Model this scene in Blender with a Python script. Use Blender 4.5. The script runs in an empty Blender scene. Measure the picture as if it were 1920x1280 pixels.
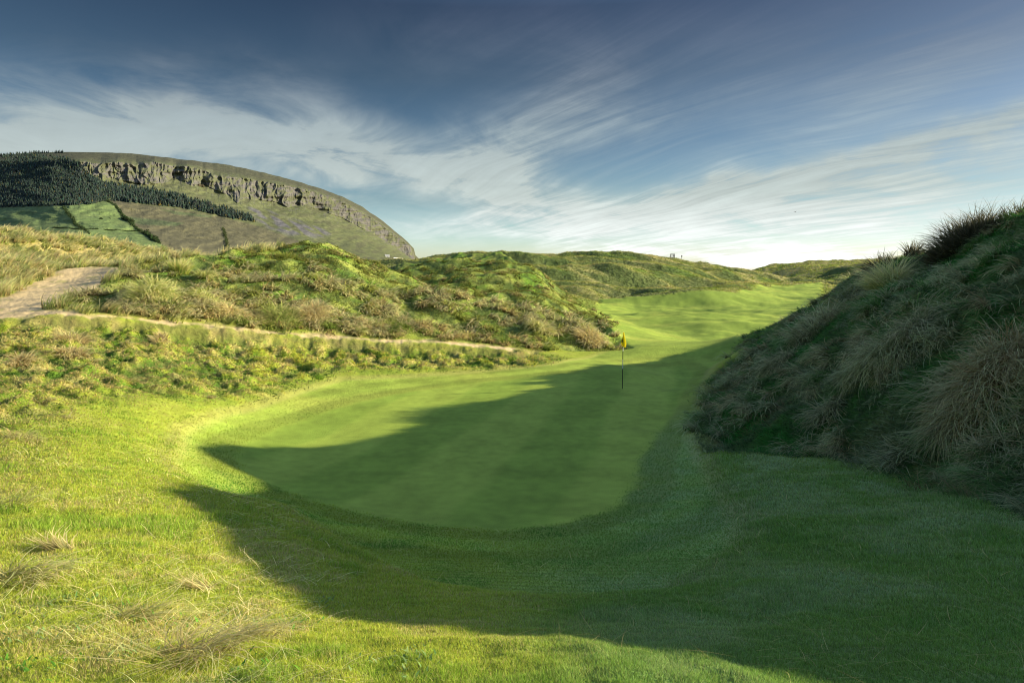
import bpy, math, random
import numpy as np

# ------------------------------------------------------------------ basics
rng = np.random.default_rng(7)
scene = bpy.context.scene
COL = scene.collection
F = 1280.0                      # focal length for a 1920 px wide frame (24 mm on 36 mm)
PITCH = math.atan((640 - 505) / F)
CP, SP = math.cos(PITCH), math.sin(PITCH)
SUN_AZ = math.radians(84)       # clockwise from +Y (the view direction) towards +X
SUN_EL = math.radians(18.5)
SUN = np.array([math.sin(SUN_AZ) * math.cos(SUN_EL), math.cos(SUN_AZ) * math.cos(SUN_EL), math.sin(SUN_EL)])


def raydir(px, py):
    px = np.asarray(px, float); py = np.asarray(py, float)
    a = (px - 960) / F; b = (640 - py) / F
    return a, CP + b * SP, -SP + b * CP


def at(px, py, Y):
    a, y, z = raydir(px, py)
    return np.stack([a / y * Y, np.asarray(Y, float) + 0 * a, z / y * Y], -1)


def tag(o, label, cat=None, group=None, kind=None):
    o['label'] = label
    if cat: o['category'] = cat
    if group: o['group'] = group
    if kind: o['kind'] = kind
    return o


# ------------------------------------------------------------------ noise
def _hash(ix, iy, seed):
    with np.errstate(over='ignore'):
        h = (ix.astype(np.uint32) * np.uint32(374761393)) ^ (iy.astype(np.uint32) * np.uint32(668265263)) ^ np.uint32((seed * 2246822519) & 0xffffffff)
        h = (h ^ (h >> np.uint32(13))) * np.uint32(1274126177)
        h = (h ^ (h >> np.uint32(15))) * np.uint32(2246822519)
        return h ^ (h >> np.uint32(16))


def noise(x, y, seed=0):
    """Gradient noise, about -0.7 .. 0.7."""
    x = np.asarray(x, float); y = np.asarray(y, float)
    fx = np.floor(x); fy = np.floor(y)
    ix = fx.astype(np.int64); iy = fy.astype(np.int64)
    tx = x - fx; ty = y - fy
    u = tx * tx * tx * (tx * (tx * 6 - 15) + 10); v = ty * ty * ty * (ty * (ty * 6 - 15) + 10)
    def g(dx, dy):
        a = _hash(ix + dx, iy + dy, seed).astype(np.float32) * np.float32(2 * math.pi / 4294967296.0)
        return np.cos(a) * (tx - dx) + np.sin(a) * (ty - dy)
    n0 = g(0, 0) * (1 - u) + g(1, 0) * u
    n1 = g(0, 1) * (1 - u) + g(1, 1) * u
    return (n0 * (1 - v) + n1 * v) * 1.4


def fbm(x, y, octs=4, seed=0, gain=0.5, lac=2.03):
    s = 0; a = 1.0
    for i in range(octs):
        s = s + a * noise(x, y, seed + i * 17)
        x = x * lac + 3.7; y = y * lac - 1.9; a *= gain
    return s


def ridged(x, y, octs=4, seed=0, gain=0.5):
    s = 0; a = 1.0
    for i in range(octs):
        s = s + a * (1 - 2 * np.abs(noise(x, y, seed + i * 13)))
        x = x * 2.07 + 1.3; y = y * 2.07 + 5.1; a *= gain
    return s


def smooth(e0, e1, x):
    t = np.clip((x - e0) / (e1 - e0), 0, 1)
    return t * t * (3 - 2 * t)


def mix(a, b, t):
    t = np.asarray(t)[..., None]
    return a * (1 - t) + np.asarray(b) * t


# ------------------------------------------------------------------ ground heights: thin-plate spline through surveyed points
PTS = """
0 1280 2.6|480 1280 2.5|960 1280 2.5|1440 1280 2.6|1920 1280 2.75|-400 1280 2.8|2300 1280 3
100 1200 3.2|100 1100 4.2|100 1000 5.7|100 900 8|100 800 12|100 750 14.5|100 700 18|100 650 22|100 603 26
300 1200 3.2|300 1100 4.4|300 1000 6.3|300 900 9.5|300 850 12|300 800 14.8|300 750 17.5|300 700 21|300 650 25|300 606 28.6
500 1200 3.2|500 1100 4.7|500 1000 7.3|500 940 10|500 900 12.5|500 850 15|500 800 18|500 760 20.5|500 740 21.5|500 700 25|500 660 28.5|500 623 31
700 1200 3.2|700 1120 4.7|700 1050 6.6|700 1000 8.6|700 960 10.6|700 900 13|700 850 15.3|700 800 18.2|700 750 22|700 720 25|700 690 28|700 660 31|700 637 33.4
960 1200 3.3|960 1150 4.1|960 1095 5.7|960 1030 7.8|960 975 10.3|960 900 13|960 850 15.4|960 800 18.3|960 750 22|960 720 25.2|960 690 29|960 656 34
1200 1200 3.4|1200 1100 5.7|1200 1000 8.8|1200 950 10.8|1200 900 12.8|1200 850 15|1200 800 17.8|1200 750 21.8|1200 720 25|1200 690 29|1200 650 37|1200 620 46|1200 590 62|1200 563 92
1400 1200 3.4|1400 1100 5.2|1400 1000 8|1400 950 9.8|1400 900 12|1400 860 14|1300 850 15
1600 1250 3|1600 1150 4.4|1600 1050 6.3|1600 950 9|1600 895 11.2
1800 1250 3|1800 1150 4.2|1800 1050 5.9|1800 960 8.2|1800 925 9.6
1920 1250 3.1|1920 1150 4.2|1920 1050 5.7|1920 985 7.6|2200 1250 3.3|2200 1150 4.4
1320 845 15.2|1295 790 18.5|1300 750 21.7|1325 710 25.8|1345 690 28.5|1375 665 33
1400 843 14.5|1500 852 14.0|1600 868 12.6|1700 893 11.5|1800 920 10.0|1920 968 8.1
1300 640 41|1300 600 57|1300 570 84|1400 640 41|1400 600 57|1400 570 84|1400 545 130|1500 545 130|1500 580 73
0 592 27|0 555 32|60 527 37|130 507 43|210 503 46|100 545 34|150 575 28.5|-150 560 31|-150 600 26
-300 560 30|-300 600 25|-300 700 17|-300 800 11.5|-300 1000 5.8|-300 420 45|-600 420 42|-600 600 22|-600 1000 5.5
300 596 29.4|400 600 30.5|500 614 31.8|600 622 33|700 630 34.2|800 637 34.6|900 646 35.2|970 652 35.7|1060 655 37|1130 654 37.6|1165 650 38.5
300 545 32.6|450 540 36|600 565 37|600 510 41.5|750 565 40|750 520 46|900 590 40|900 530 47|1000 565 45|1050 595 42.5|1100 605 41.5|420 580 32|600 595 35|750 605 36.6
200 525 36|245 503 40|180 555 31.5|260 492 42|330 477 44.5|400 468 47|470 458 49.5|530 450 51.5|580 449 52|640 457 52|700 481 53|740 506 53.5
800 494 58|850 480 60|900 476 60|950 480 60|995 505 57|1025 526 54.5|1055 550 51|1092 582 47|1132 620 42|765 518 55
1185 632 43|1165 610 52|1140 592 62|1115 574 76|1095 566 84|1180 600 57|1200 645 38.5
0 417 50|60 427 53|130 440 56|200 447 60|260 457 64|330 463 68|390 470 71|0 480 40|100 475 47|200 478 52|260 487 52|320 478 60
940 467 125|1000 469 128|1060 473 130|1100 470 130|1150 474 130|1200 478 130|1240 480 132|1262 489 134|1300 494 140|1350 498 150|1400 503 165|1440 511 180|1480 519 200
1000 500 108|1100 500 112|1200 505 114|1300 515 118|1380 522 128
1080 553 82|1150 558 92|1250 549 103|1370 549 106|1450 532 150|1500 540 140
1110 528 93|1150 521 99|1200 519 101|1250 521 101|1200 551 91
1270 538 90|1310 532 93|1345 536 95|1320 554 86
1550 527 170|1500 526 190|1520 513 200|1550 503 190|1600 492 185|1650 487 180|1720 480 180|1600 527 165
1424 500 300|1400 505 290|1450 508 310|1460 506 420|1490 504 430|1525 507 430|1424 515 240|1500 514 340
"""
XYZ = """
12 16.1 .7|12 18.4 .25|12 20.8 -.22|12 23.3 -.9|11.8 26.5 -1.7|11.5 28.8 -2.4|11 31.8 -3.6
16 21.7 1.85|16 24 1.5|16 26 .95|16 30 .35|16 34 -.9|15.5 38 -2.9|14 40 -4.0
11.5 13 1.1|11 10.3 1.0|10.5 7.5 .8|10 5.5 .4|9.5 3 -1.2|9 0 -1.8
16 19.6 2.4|16 17.6 3.95|16 14.4 2.4|16 10.9 3.65|16 9 3.25|16 7.9 3.2|16 6.6 3.25|16 5.5 3.4|16 4.5 3.1|15.5 2.2 1.7|15 -.5 -1.8|15 -4 -2.2
20 22 1.0|20 14 .8|21 17.6 1.0|21 8 .8|22 30 -1|24 40 -3.5|26 20 -1.0|26 10 -1.2|26 0 -2.5|35 20 -3|40 40 -4|14 23 .35|14 19 .7
8.6 17 -1.6|8.8 20.5 -1.9|9 24 -2.6|8.6 13.5 -1.3|8.6 10.5 -1.2|8.4 8 -1.2|9.4 28 -3.2|7.6 5 -1.6
0 1 -1.55|-2 1 -1.55|2 1 -1.6|-4 0 -1.5|4 0 -1.8|-8 0 -1.4|0 -3 -1.5|-12 4 -1.6|-5 -3 -1.4|6 -3 -1.9|.6 .8 -1.56|-.6 .7 -1.54
-22 70 -2|-8 80 -3|0 95 -3.2|-25 100 -3|-60 110 -2|-90 90 0|-70 60 2|-16 66 -1.5|-40 60 1.2|2 72 -3.4|-60 40 1.5|-40 20 .2|-30 10 -.8
-200 300 -1|0 300 -3|50 200 -3|100 300 -3|200 300 -4|150 120 -3.5|80 60 -4|100 20 -4|60 0 -4|-100 0 0|-100 200 -1
0 700 -6|-400 600 -2|400 700 -6|700 300 -6|-700 300 -2|1200 1500 -9|-1200 1500 -5|0 2500 -9|3000 3000 -12|-3000 3000 -10|0 6000 -12|5000 0 -10|-5000 0 -6
"""
P = []
for line in PTS.strip().splitlines():
    for t in line.split('|'):
        px, py, Y = map(float, t.split())
        P.append(at(px, py, Y))
for line in XYZ.strip().splitlines():
    for t in line.split('|'):
        P.append(np.array(list(map(float, t.split()))))
P = np.array(P)


def polar(x, y):
    return np.arctan2(x, y), np.log(np.maximum(np.hypot(x, y), 1e-3))


pt, pv = polar(P[:, 0], P[:, 1])


def _k(d2):
    return 0.5 * d2 * np.log(d2 + 1e-12)


# weights the height by a gentle range scale so far hills and the near bank are solved alike
def zscale(v):
    return np.exp(0.55 * v)


n = len(P)
A = np.zeros((n + 3, n + 3))
A[:n, :n] = _k((pt[:, None] - pt[None]) ** 2 + (pv[:, None] - pv[None]) ** 2) + np.eye(n) * 2e-5
A[:n, n] = 1; A[:n, n + 1] = pt; A[:n, n + 2] = pv
A[n:, :n] = A[:n, n:].T
W = np.linalg.solve(A, np.concatenate([P[:, 2] / zscale(pv), np.zeros(3)]))


def tps(t, v):
    t = np.ravel(t); v = np.ravel(v); out = np.empty(len(t))
    for s in range(0, len(t), 20000):
        a = t[s:s + 20000, None]; b = v[s:s + 20000, None]
        K = _k((a - pt[None]) ** 2 + (b - pv[None]) ** 2)
        out[s:s + 20000] = K @ W[:n] + W[n] + W[n + 1] * a[:, 0] + W[n + 2] * b[:, 0]
    return out * zscale(v)


# coarse evaluation, then a smooth upsample
CT = np.concatenate([np.arange(-1.75, -.72, .02), np.arange(-.72, .74, .005), np.arange(.74, 1.76, .02)])
CV = np.arange(math.log(.7), math.log(9500), .0125)
cz = tps(*np.meshgrid(CT, CV, indexing='ij')).reshape(len(CT), len(CV))


def zbase(t, v):
    t = np.asarray(t); v = np.asarray(v)
    i = np.clip(np.searchsorted(CT, t) - 1, 0, len(CT) - 2)
    ft = np.clip((t - CT[i]) / (CT[i + 1] - CT[i]), 0, 1)
    g = np.clip((v - CV[0]) / .0125, 0, len(CV) - 1.001)
    j = g.astype(int); fv = g - j
    return (cz[i, j] * (1 - ft) + cz[i + 1, j] * ft) * (1 - fv) + (cz[i, j + 1] * (1 - ft) + cz[i + 1, j + 1] * ft) * fv


def hit(px, py, vmax=None):
    """First meeting of a photo ray with the smooth ground -> (theta, log r)."""
    a, y, z = raydir(px, py)
    t = math.atan2(a, y); sl = z / math.hypot(a, y)
    v = np.arange(math.log(1.5), math.log(3000), .002)
    el = zbase(np.full(len(v), t), v) / np.exp(v)
    k = np.argmax(el >= sl)
    if el[k] < sl: k = np.argmax(el - sl)
    return t, v[k]


def hitxyz(px, py):
    t, v = hit(px, py)
    r = math.exp(v)
    return np.array([math.sin(t) * r, math.cos(t) * r, float(zbase(t, v))])


def poly(img):
    return np.array([hit(*map(float, p.split())) for p in img.strip().split('|')])


def sdist(t, v, pg):
    """Signed distance in the (theta, log r) plane, positive inside."""
    d = np.full(t.shape, 9.0); ins = np.zeros(t.shape, bool)
    m = len(pg)
    box = (t > pg[:, 0].min() - .25) & (t < pg[:, 0].max() + .25) & (v > pg[:, 1].min() - .25) & (v < pg[:, 1].max() + .25)
    tt = t[box]; vv = v[box]; dd = np.full(tt.shape, 9.0); ii = np.zeros(tt.shape, bool)
    for k in range(m):
        (x0, y0), (x1, y1) = pg[k], pg[(k + 1) % m]
        ex, ey = x1 - x0, y1 - y0
        h = np.clip(((tt - x0) * ex + (vv - y0) * ey) / (ex * ex + ey * ey + 1e-12), 0, 1)
        dd = np.minimum(dd, np.hypot(tt - x0 - h * ex, vv - y0 - h * ey))
        c = ((y0 <= vv) != (y1 <= vv))
        xi = x0 + (vv - y0) * ex / (ey if abs(ey) > 1e-12 else 1e-12)
        ii ^= c & (tt < xi)
    d[box] = dd; ins[box] = ii
    return np.where(ins, d, -d)


# zones outlined on the ground
Z_GREEN = poly("437 842|455 820|520 790|640 752|760 727|900 709|1000 700|1100 692|1200 686|1285 682|1300 700|1268 760|1225 810|1198 850|1195 895|1150 937|1060 963|950 975|820 968|700 950|600 925|510 895|455 868")
Z_APRON = poly("322 850|345 800|420 768|540 735|640 705|760 702|900 692|1040 680|1120 664|1150 652|1138 622|1110 595|1100 575|1125 560|1185 557|1250 552|1380 550|1450 534|1540 530|1560 545|1500 575|1470 600|1390 648|1330 690|1310 750|1290 800|1330 880|1390 960|1380 1005|1250 1083|1000 1095|850 1080|740 1050|640 1000|540 935|430 915|350 885")
Z_PATH = poly("-200 612|-200 555|0 557|60 528|125 508|205 504|235 503|200 524|172 548|90 574|75 580|160 586|300 599|450 612|600 624|750 635|900 645|975 652|965 655|900 650|750 641|600 630|450 618|300 605|150 592|0 598")
Z_MOUND = poly("85 576|170 550|200 525|245 500|262 493|330 478|400 469|470 459|530 451|580 453|640 462|700 476|742 490|800 483|850 474|900 470|950 474|1005 505|1035 525|1065 548|1105 580|1145 622|1178 652|1130 656|1060 656|970 651|900 643|750 633|600 621|450 609|300 596|160 583")
Z_BANK = poly("-300 640|0 600|150 594|300 607|450 620|600 632|750 643|900 652|1000 658|1040 668|1000 682|900 690|760 690|640 690|560 712|500 738|380 742|250 735|120 755|60 800|0 880|-300 1000")
Z_RDUNE = poly("1380 662|1345 690|1325 710|1300 750|1293 790|1318 842|1400 846|1500 855|1600 871|1700 897|1800 925|1925 972")
_rx = np.array([[8.6, 4], [9.5, 1.5], [15, 1], [24, 6], [26, 20], [26, 36], [18, 42], [13, 38], [11, 34]], float)
Z_RDUNE = np.concatenate([Z_RDUNE, np.stack(polar(_rx[:, 0], _rx[:, 1]), -1)])

# ------------------------------------------------------------------ the polar ground grid
TH = np.concatenate([np.arange(-1.72, -.70, .0055), np.arange(-.70, .70, .00105), np.arange(.70, 1.72, .0045)])
VV = np.concatenate([np.arange(math.log(.75), math.log(230), .0064), np.arange(math.log(230), math.log(9000), .03)])
T, V = np.meshgrid(TH, VV, indexing='ij')
R = np.exp(V)
X = np.sin(T) * R; Y = np.cos(T) * R
print('grid', T.shape)
Zb = zbase(T, V)

s_green = sdist(T, V, Z_GREEN) * R
s_apron = sdist(T, V, Z_APRON) * R
s_path = sdist(T, V, Z_PATH) * R
s_mound = sdist(T, V, Z_MOUND) * R
s_bank = sdist(T, V, Z_BANK) * R
s_rdune = sdist(T, V, Z_RDUNE) * R
m_green = smooth(-.22, .22, s_green + .10 * noise(X / .5, Y / .5, 4))
m_apron = smooth(-.12, .12, s_apron / np.clip(R / 22, 1, 6) + .05 * noise(X / .7, Y / .7, 3))
m_apron *= 1 - smooth(-3.85, -3.55, Zb) * smooth(38, 42, R) * smooth(88, 76, R) * smooth(.24, .18, T)
m_path = smooth(-.15, .15, s_path + .22 * fbm(X * 1.3, Y * 1.3, 4, 5, .65) - .06)
m_mound = smooth(-.4, .5, s_mound)
m_bank = smooth(-1.2, 1.6, s_bank)
m_rd = smooth(-.25, .7, s_rdune + .25 * fbm(X * .9, Y * .9, 2, 9))
# dunes to the far left and beyond the fairway: by range
m_fl = smooth(29, 33, R) * smooth(-.315, -.35, T) * (1 - m_mound) * (1 - m_path) * (1 - smooth(-.2, .1, s_path)) * smooth(150, 80, R)
m_fl = m_fl * (1 - smooth(-1.2, -.2, s_bank))
m_fl = np.maximum(m_fl, smooth(54, 60, R) * smooth(-.27, -.30, T) * smooth(150, 80, R) * (1 - m_mound))
m_far = smooth(70, 84, R) * (1 - m_apron)
m_far = np.maximum(m_far, smooth(57, 62, R) * smooth(-.03, -.06, T) * (1 - m_mound) * (1 - m_fl)) * (1 - m_fl) * (1 - m_mound)
m_mound = np.maximum(m_mound, smooth(36, 42, R) * smooth(.24, .18, T) * (1 - m_fl) * (1 - m_apron) * (1 - m_path) * (1 - m_far) * smooth(-.4, -.3, T))
m_rough = np.clip(1 - m_apron - m_rd - m_mound - m_fl - m_far - m_path, 0, 1)

# relief
H = np.zeros_like(Zb)
H += m_bank * (.20 * (.5 - ridged(X / 1.05, Y / 1.05, 3, 21, .45)) + .12 * fbm(X / 3, Y / 3, 2, 29) + .05 * fbm(X * 1.9, Y * 1.9, 2, 23)) * smooth(0, 3, -s_apron + 1)
H += -.35 * m_mound * smooth(0, 2.5, -s_path) * smooth(36, 44, R) - .8 * m_fl * smooth(1, 6, -s_path) - .2 * m_rd * smooth(.80, .73, T)
H += m_mound * (.62 * fbm(X / 4.6, Y / 4.6, 3, 31, .42) + -.13 * ridged(X / 2.1, Y / 2.1, 2, 33)) * smooth(0, 2.0, -s_path)
H += m_rd * smooth(.80, .73, T) * (.26 * fbm(X / 2.2, Y / 2.2, 3, 41, .55) + -.15 * ridged(X / 1.1, Y / 1.1, 2, 43))
H += m_fl * (.5 * fbm(X / 4, Y / 4, 3, 51) + .18 * ridged(X / 1.5, Y / 1.5, 2, 53)) * smooth(0, 2.5, -s_path)
far_s = smooth(60, 110, R)
H += m_far * smooth(0, 9, -s_apron) * far_s * (1.25 * (.75 - ridged(X / 30, Y / 13, 3, 61, .36)) - 1.4 + .25 * fbm(X / 4, Y / 4, 3, 63)) * (1 - smooth(400, 700, R))
fw = (1 - m_far) * (1 - m_mound) * (1 - m_fl) * (1 - m_rd) * smooth(40, 52, R)
H += fw * ((.42 * fbm(X / 10 + 2, Y / 7.5, 2, 71) + .18 * fbm(X / 4, Y / 2.6, 3, 73)))
near = m_rough * (1 - m_bank) * (1 - smooth(20, 30, R))
H += near * (.035 * fbm(X / .9, Y / .9, 3, 81) + .02 * fbm(X / .25, Y / .25, 2, 83))
# mowing steps: the apron lies lower than the rough, the green a little lower still
H += -.035 * m_apron * smooth(45, 35, R) - .13 * smooth(-1.0, .5, s_apron) * smooth(34, 26, R) - .012 * m_green
H += -.05 * m_path * (1 - smooth(0, .4, s_path)) + m_path * .02 * fbm(X / .5, Y / .5, 3, 91)
# faint ruts along the hollow and the track
H += -.025 * m_path * smooth(.25, .6, noise(X / .45 + .3 * Y, Y / 5, 97)) + m_path * .012 * fbm(X / .16, Y / .16, 2, 99)
# a worn lip under the path where the bank breaks away
lip = smooth(-1.1, -.35, s_path) * smooth(.1, -.2, s_path) * m_bank
H += -.30 * m_bank * smooth(-.15, -1.1, s_path) * smooth(-6, -2, s_path)
H += -.15 * lip * smooth(-.25, .25, noise(X / 3.1, Y / 3.1, 95) + .15)
Zg = Zb + H
EL = Zg / R
# slope towards the camera; steep faces get shade painted into their colour
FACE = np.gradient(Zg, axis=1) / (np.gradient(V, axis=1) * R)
RUN = np.maximum.accumulate(EL, axis=1)      # the skyline met so far along each bearing


def gidx(t, v):
    i = np.clip(np.searchsorted(TH, t) - 1, 0, len(TH) - 2)
    j = np.clip(np.searchsorted(VV, v) - 1, 0, len(VV) - 2)
    return i, j, np.clip((t - TH[i]) / (TH[i + 1] - TH[i]), 0, 1), np.clip((v - VV[j]) / (VV[j + 1] - VV[j]), 0, 1)


def samp(G, t, v):
    i, j, a, b = gidx(t, v)
    return (G[i, j] * (1 - a) + G[i + 1, j] * a) * (1 - b) + (G[i, j + 1] * (1 - a) + G[i + 1, j + 1] * a) * b


def zground(x, y):
    return samp(Zg, *polar(np.asarray(x, float), np.asarray(y, float)))


# ground normals
def gnormal(x, y, e=.12):
    dx = (zground(x + e, y) - zground(x - e, y)) / (2 * e)
    dy = (zground(x, y + e) - zground(x, y - e)) / (2 * e)
    nn = np.stack([-dx, -dy, np.ones_like(dx)], -1)
    return nn / np.linalg.norm(nn, axis=-1, keepdims=True)


# ------------------------------------------------------------------ ground colours (base albedo)
C_GREEN = np.array([.305, .410, .062]); C_FAIR = np.array([.300, .400, .060]); C_ROUGH = np.array([.330, .400, .050])
C_STRAW = np.array([.520, .420, .190]); C_MOSS = np.array([.115, .240, .022]); C_BROWN = np.array([.200, .150, .070])
C_SAND = np.array([.62, .49, .27]); C_DUNE = np.array([.260, .325, .060]); C_DARK = np.array([.050, .075, .025])
C_GREYG = np.array([.120, .150, .075])
n1 = fbm(X / 2.6, Y / 2.6, 4, 101); n2 = fbm(X / .7, Y / .7, 3, 103); n3 = fbm(X / 9, Y / 9, 3, 105)
cl = np.broadcast_to(C_ROUGH, X.shape + (3,)).copy()
cl = mix(cl, C_STRAW, m_rough * smooth(.05, .75, n1 + .4 * n2) * .55 * (1 - smooth(0, 3, s_apron + 3.2)))
cl = mix(cl, C_MOSS, m_rough * smooth(.1, .7, -n1 + .5 * n2) * .4)
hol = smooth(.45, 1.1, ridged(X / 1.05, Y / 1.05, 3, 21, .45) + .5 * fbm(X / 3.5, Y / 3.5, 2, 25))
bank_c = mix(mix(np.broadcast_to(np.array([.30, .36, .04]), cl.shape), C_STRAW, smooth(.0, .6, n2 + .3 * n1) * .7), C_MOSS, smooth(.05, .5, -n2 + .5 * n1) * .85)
bank_c = mix(bank_c, np.array([.05, .11, .018]), hol * .85)  # hollows between hummocks darkened, painting the shadow in them
cl = mix(cl, bank_c, m_bank * (1 - m_apron))
mound_c = mix(mix(np.broadcast_to(C_DUNE, cl.shape), np.array([.38, .34, .12]), smooth(-.1, .6, n2 + .6 * n1) * .35), C_MOSS * 1.2, smooth(.1, .6, -n1 - .3 * n2) * .8)
mound_c = mix(mound_c, np.array([.07, .12, .03]), smooth(.35, 1.1, ridged(X / 2.1, Y / 2.1, 2, 33) + .5 * n2) * .8)  # creases darkened to paint the shade under and between tufts
cl = mix(cl, mound_c, m_mound)
cl = mix(cl, mix(mix(np.broadcast_to(np.array([.42, .36, .13]), cl.shape), np.array([.2, .22, .06]), smooth(-.1, .5, n1)), C_SAND, smooth(.2, .6, n3) * .12), m_fl)
rd_c = mix(mix(np.broadcast_to(np.array([.13, .17, .06]), cl.shape), np.array([.06, .17, .03]), smooth(0, .5, n1)), C_BROWN, smooth(.15, .6, -n1 + .4 * n2) * .8)
cl = mix(cl, rd_c, m_rd)
far_c = mix(mix(np.broadcast_to(np.array([.21, .22, .06]), cl.shape), np.array([.40, .36, .15]), smooth(-.1, .6, n3 + .5 * n1) * .7), C_MOSS * .8, smooth(.05, .6, -n3 + .4 * n1) * .7)
far_c = mix(far_c, np.array([.075, .115, .035]), smooth(.10, .42, FACE) * .85)  # shaded side painted on dune faces turned to the camera
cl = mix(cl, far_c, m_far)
ap = mix(np.broadcast_to(C_FAIR, cl.shape), C_MOSS * 1.3, smooth(.1, .8, n1) * .25)
ap = mix(ap, np.array([.40, .43, .08]), smooth(0, .7, fbm(X / 7, Y / 4, 2, 111)) * .5)
ap = ap * (1 + .22 * fbm(X / 1.3, Y / 1.3, 4, 118, .65))[..., None]
ap = mix(ap, np.array([.20, .30, .05]), smooth(30, 45, R) * np.maximum(smooth(-.1, .5, fbm(X / 9, Y / 2.6, 3, 117)) * .5, smooth(.03, .16, FACE) * .75))  # dark green bands, plus painted shade on slopes facing the camera
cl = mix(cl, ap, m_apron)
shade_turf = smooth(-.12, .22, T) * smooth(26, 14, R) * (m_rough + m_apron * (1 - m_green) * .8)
cl = mix(cl, np.array([.13, .28, .075]), shade_turf * .75)  # shade tint painted into the turf colour at the near right
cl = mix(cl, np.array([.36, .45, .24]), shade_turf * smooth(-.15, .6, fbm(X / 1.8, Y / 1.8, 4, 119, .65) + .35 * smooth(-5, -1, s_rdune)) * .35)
# mowing bands run towards the flag
ang = math.radians(14)
band = np.sin((X * math.cos(ang) - Y * math.sin(ang)) * 2 * math.pi / 3.6 + .5)
gr = mix(np.broadcast_to(C_GREEN, cl.shape), C_GREEN * np.array([.74, .82, .75]), smooth(-.35, .35, band + .5 * fbm(X / 4, Y / 4, 2, 115)) * .85)
gr = gr * (1 + .12 * fbm(X / .3, Y / .3, 2, 116) + .16 * fbm(X / 1.5, Y / 1.5, 4, 113, .65))[..., None]
cl = mix(cl, gr, m_green)
collar = smooth(-.9, -.65, s_green) * (1 - m_green) * m_apron
ring = np.sin(s_green * 2 * math.pi / 1.5)
cl = cl * (1 + .10 * np.clip(ring * 3, -1, 1) * m_apron * (1 - m_green) * smooth(40, 30, R))[..., None]
cl = mix(cl, C_FAIR * .72, collar * .35)
cut = smooth(-.45, -.15, s_apron) * smooth(.28, .02, s_apron) * smooth(45, 30, R) * (1 - m_rd)
cl = mix(cl, C_STRAW * .9, cut * .28)
sand = mix(np.broadcast_to(C_SAND, cl.shape), np.array([.40, .33, .20]), smooth(-.2, .5, fbm(X / 3, Y / 1.1, 4, 121)) * .8)
sand = mix(sand, np.array([.34, .33, .12]), smooth(.25, .6, fbm(X / .8, Y / .8, 3, 123) + .35 * smooth(.5, 0, s_path)) * .7)
cl = mix(cl, sand, m_path)
cl = mix(cl, C_BROWN * 1.1, lip * .8)
cl *= (1 + .22 * fbm(X / .35, Y / .35, 2, 131) * (1 - m_green) * (1 - .6 * m_apron))[..., None]
cl = np.clip(cl, .01, .9)


# ------------------------------------------------------------------ materials
def new_mat(name):
    m = bpy.data.materials.new(name); m.use_nodes = True
    nt = m.node_tree; nt.nodes.clear()
    return m, nt


def ground_mat(name, bumps, rough=.95, grain=.3, gscale=60.0):
    m, nt = new_mat(name); N = nt.nodes.new; L = nt.links.new
    out = N('ShaderNodeOutputMaterial'); b = N('ShaderNodeBsdfPrincipled')
    b.inputs['Roughness'].default_value = rough; b.inputs['Specular IOR Level'].default_value = .15
    L(b.outputs[0], out.inputs[0])
    at_ = N('ShaderNodeAttribute'); at_.attribute_name = 'Col'
    geo = N('ShaderNodeNewGeometry')
    nz = N('ShaderNodeTexNoise'); nz.inputs['Scale'].default_value = gscale; nz.inputs['Detail'].default_value = 4; nz.inputs['Roughness'].default_value = .65
    L(geo.outputs['Position'], nz.inputs['Vector'])
    mr = N('ShaderNodeMapRange'); mr.inputs[1].default_value = .3; mr.inputs[2].default_value = .7
    mr.inputs[3].default_value = 1 - grain; mr.inputs[4].default_value = 1 + grain
    L(nz.outputs['Fac'], mr.inputs[0])
    mx = N('ShaderNodeVectorMath'); mx.operation = 'SCALE'
    L(at_.outputs['Color'], mx.inputs[0]); L(mr.outputs[0], mx.inputs['Scale'])
    L(mx.outputs[0], b.inputs['Base Color'])
    prev = None
    for sc_, dist, st in bumps:
        n_ = N('ShaderNodeTexNoise'); n_.inputs['Scale'].default_value = sc_; n_.inputs['Detail'].default_value = 3
        L(geo.outputs['Position'], n_.inputs['Vector'])
        bp = N('ShaderNodeBump'); bp.inputs['Distance'].default_value = dist; bp.inputs['Strength'].default_value = st
        L(n_.outputs['Fac'], bp.inputs['Height'])
        if prev: L(prev.outputs[0], bp.inputs['Normal'])
        prev = bp
    L(prev.outputs[0], b.inputs['Normal'])
    return m


M_GREEN = ground_mat('putting_turf', [(45, .02, .5), (160, .008, .5)], grain=.10, gscale=40)
M_FAIR = ground_mat('fairway_turf', [(9, .06, .5), (55, .025, .7)], grain=.22, gscale=35)
M_ROUGH = ground_mat('rough_turf', [(6, .09, .6), (38, .04, .8)], grain=.35, gscale=45)
M_DUNE = ground_mat('dune_turf', [(2.2, .35, .7), (11, .12, .8)], grain=.40, gscale=9)
M_FAR = ground_mat('far_dune_turf', [(.6, 1.0, .6), (2.5, .35, .7)], grain=.35, gscale=2.5)
M_PATH = ground_mat('sand', [(5, .05, .5), (40, .02, .6)], grain=.18, gscale=30)


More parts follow.
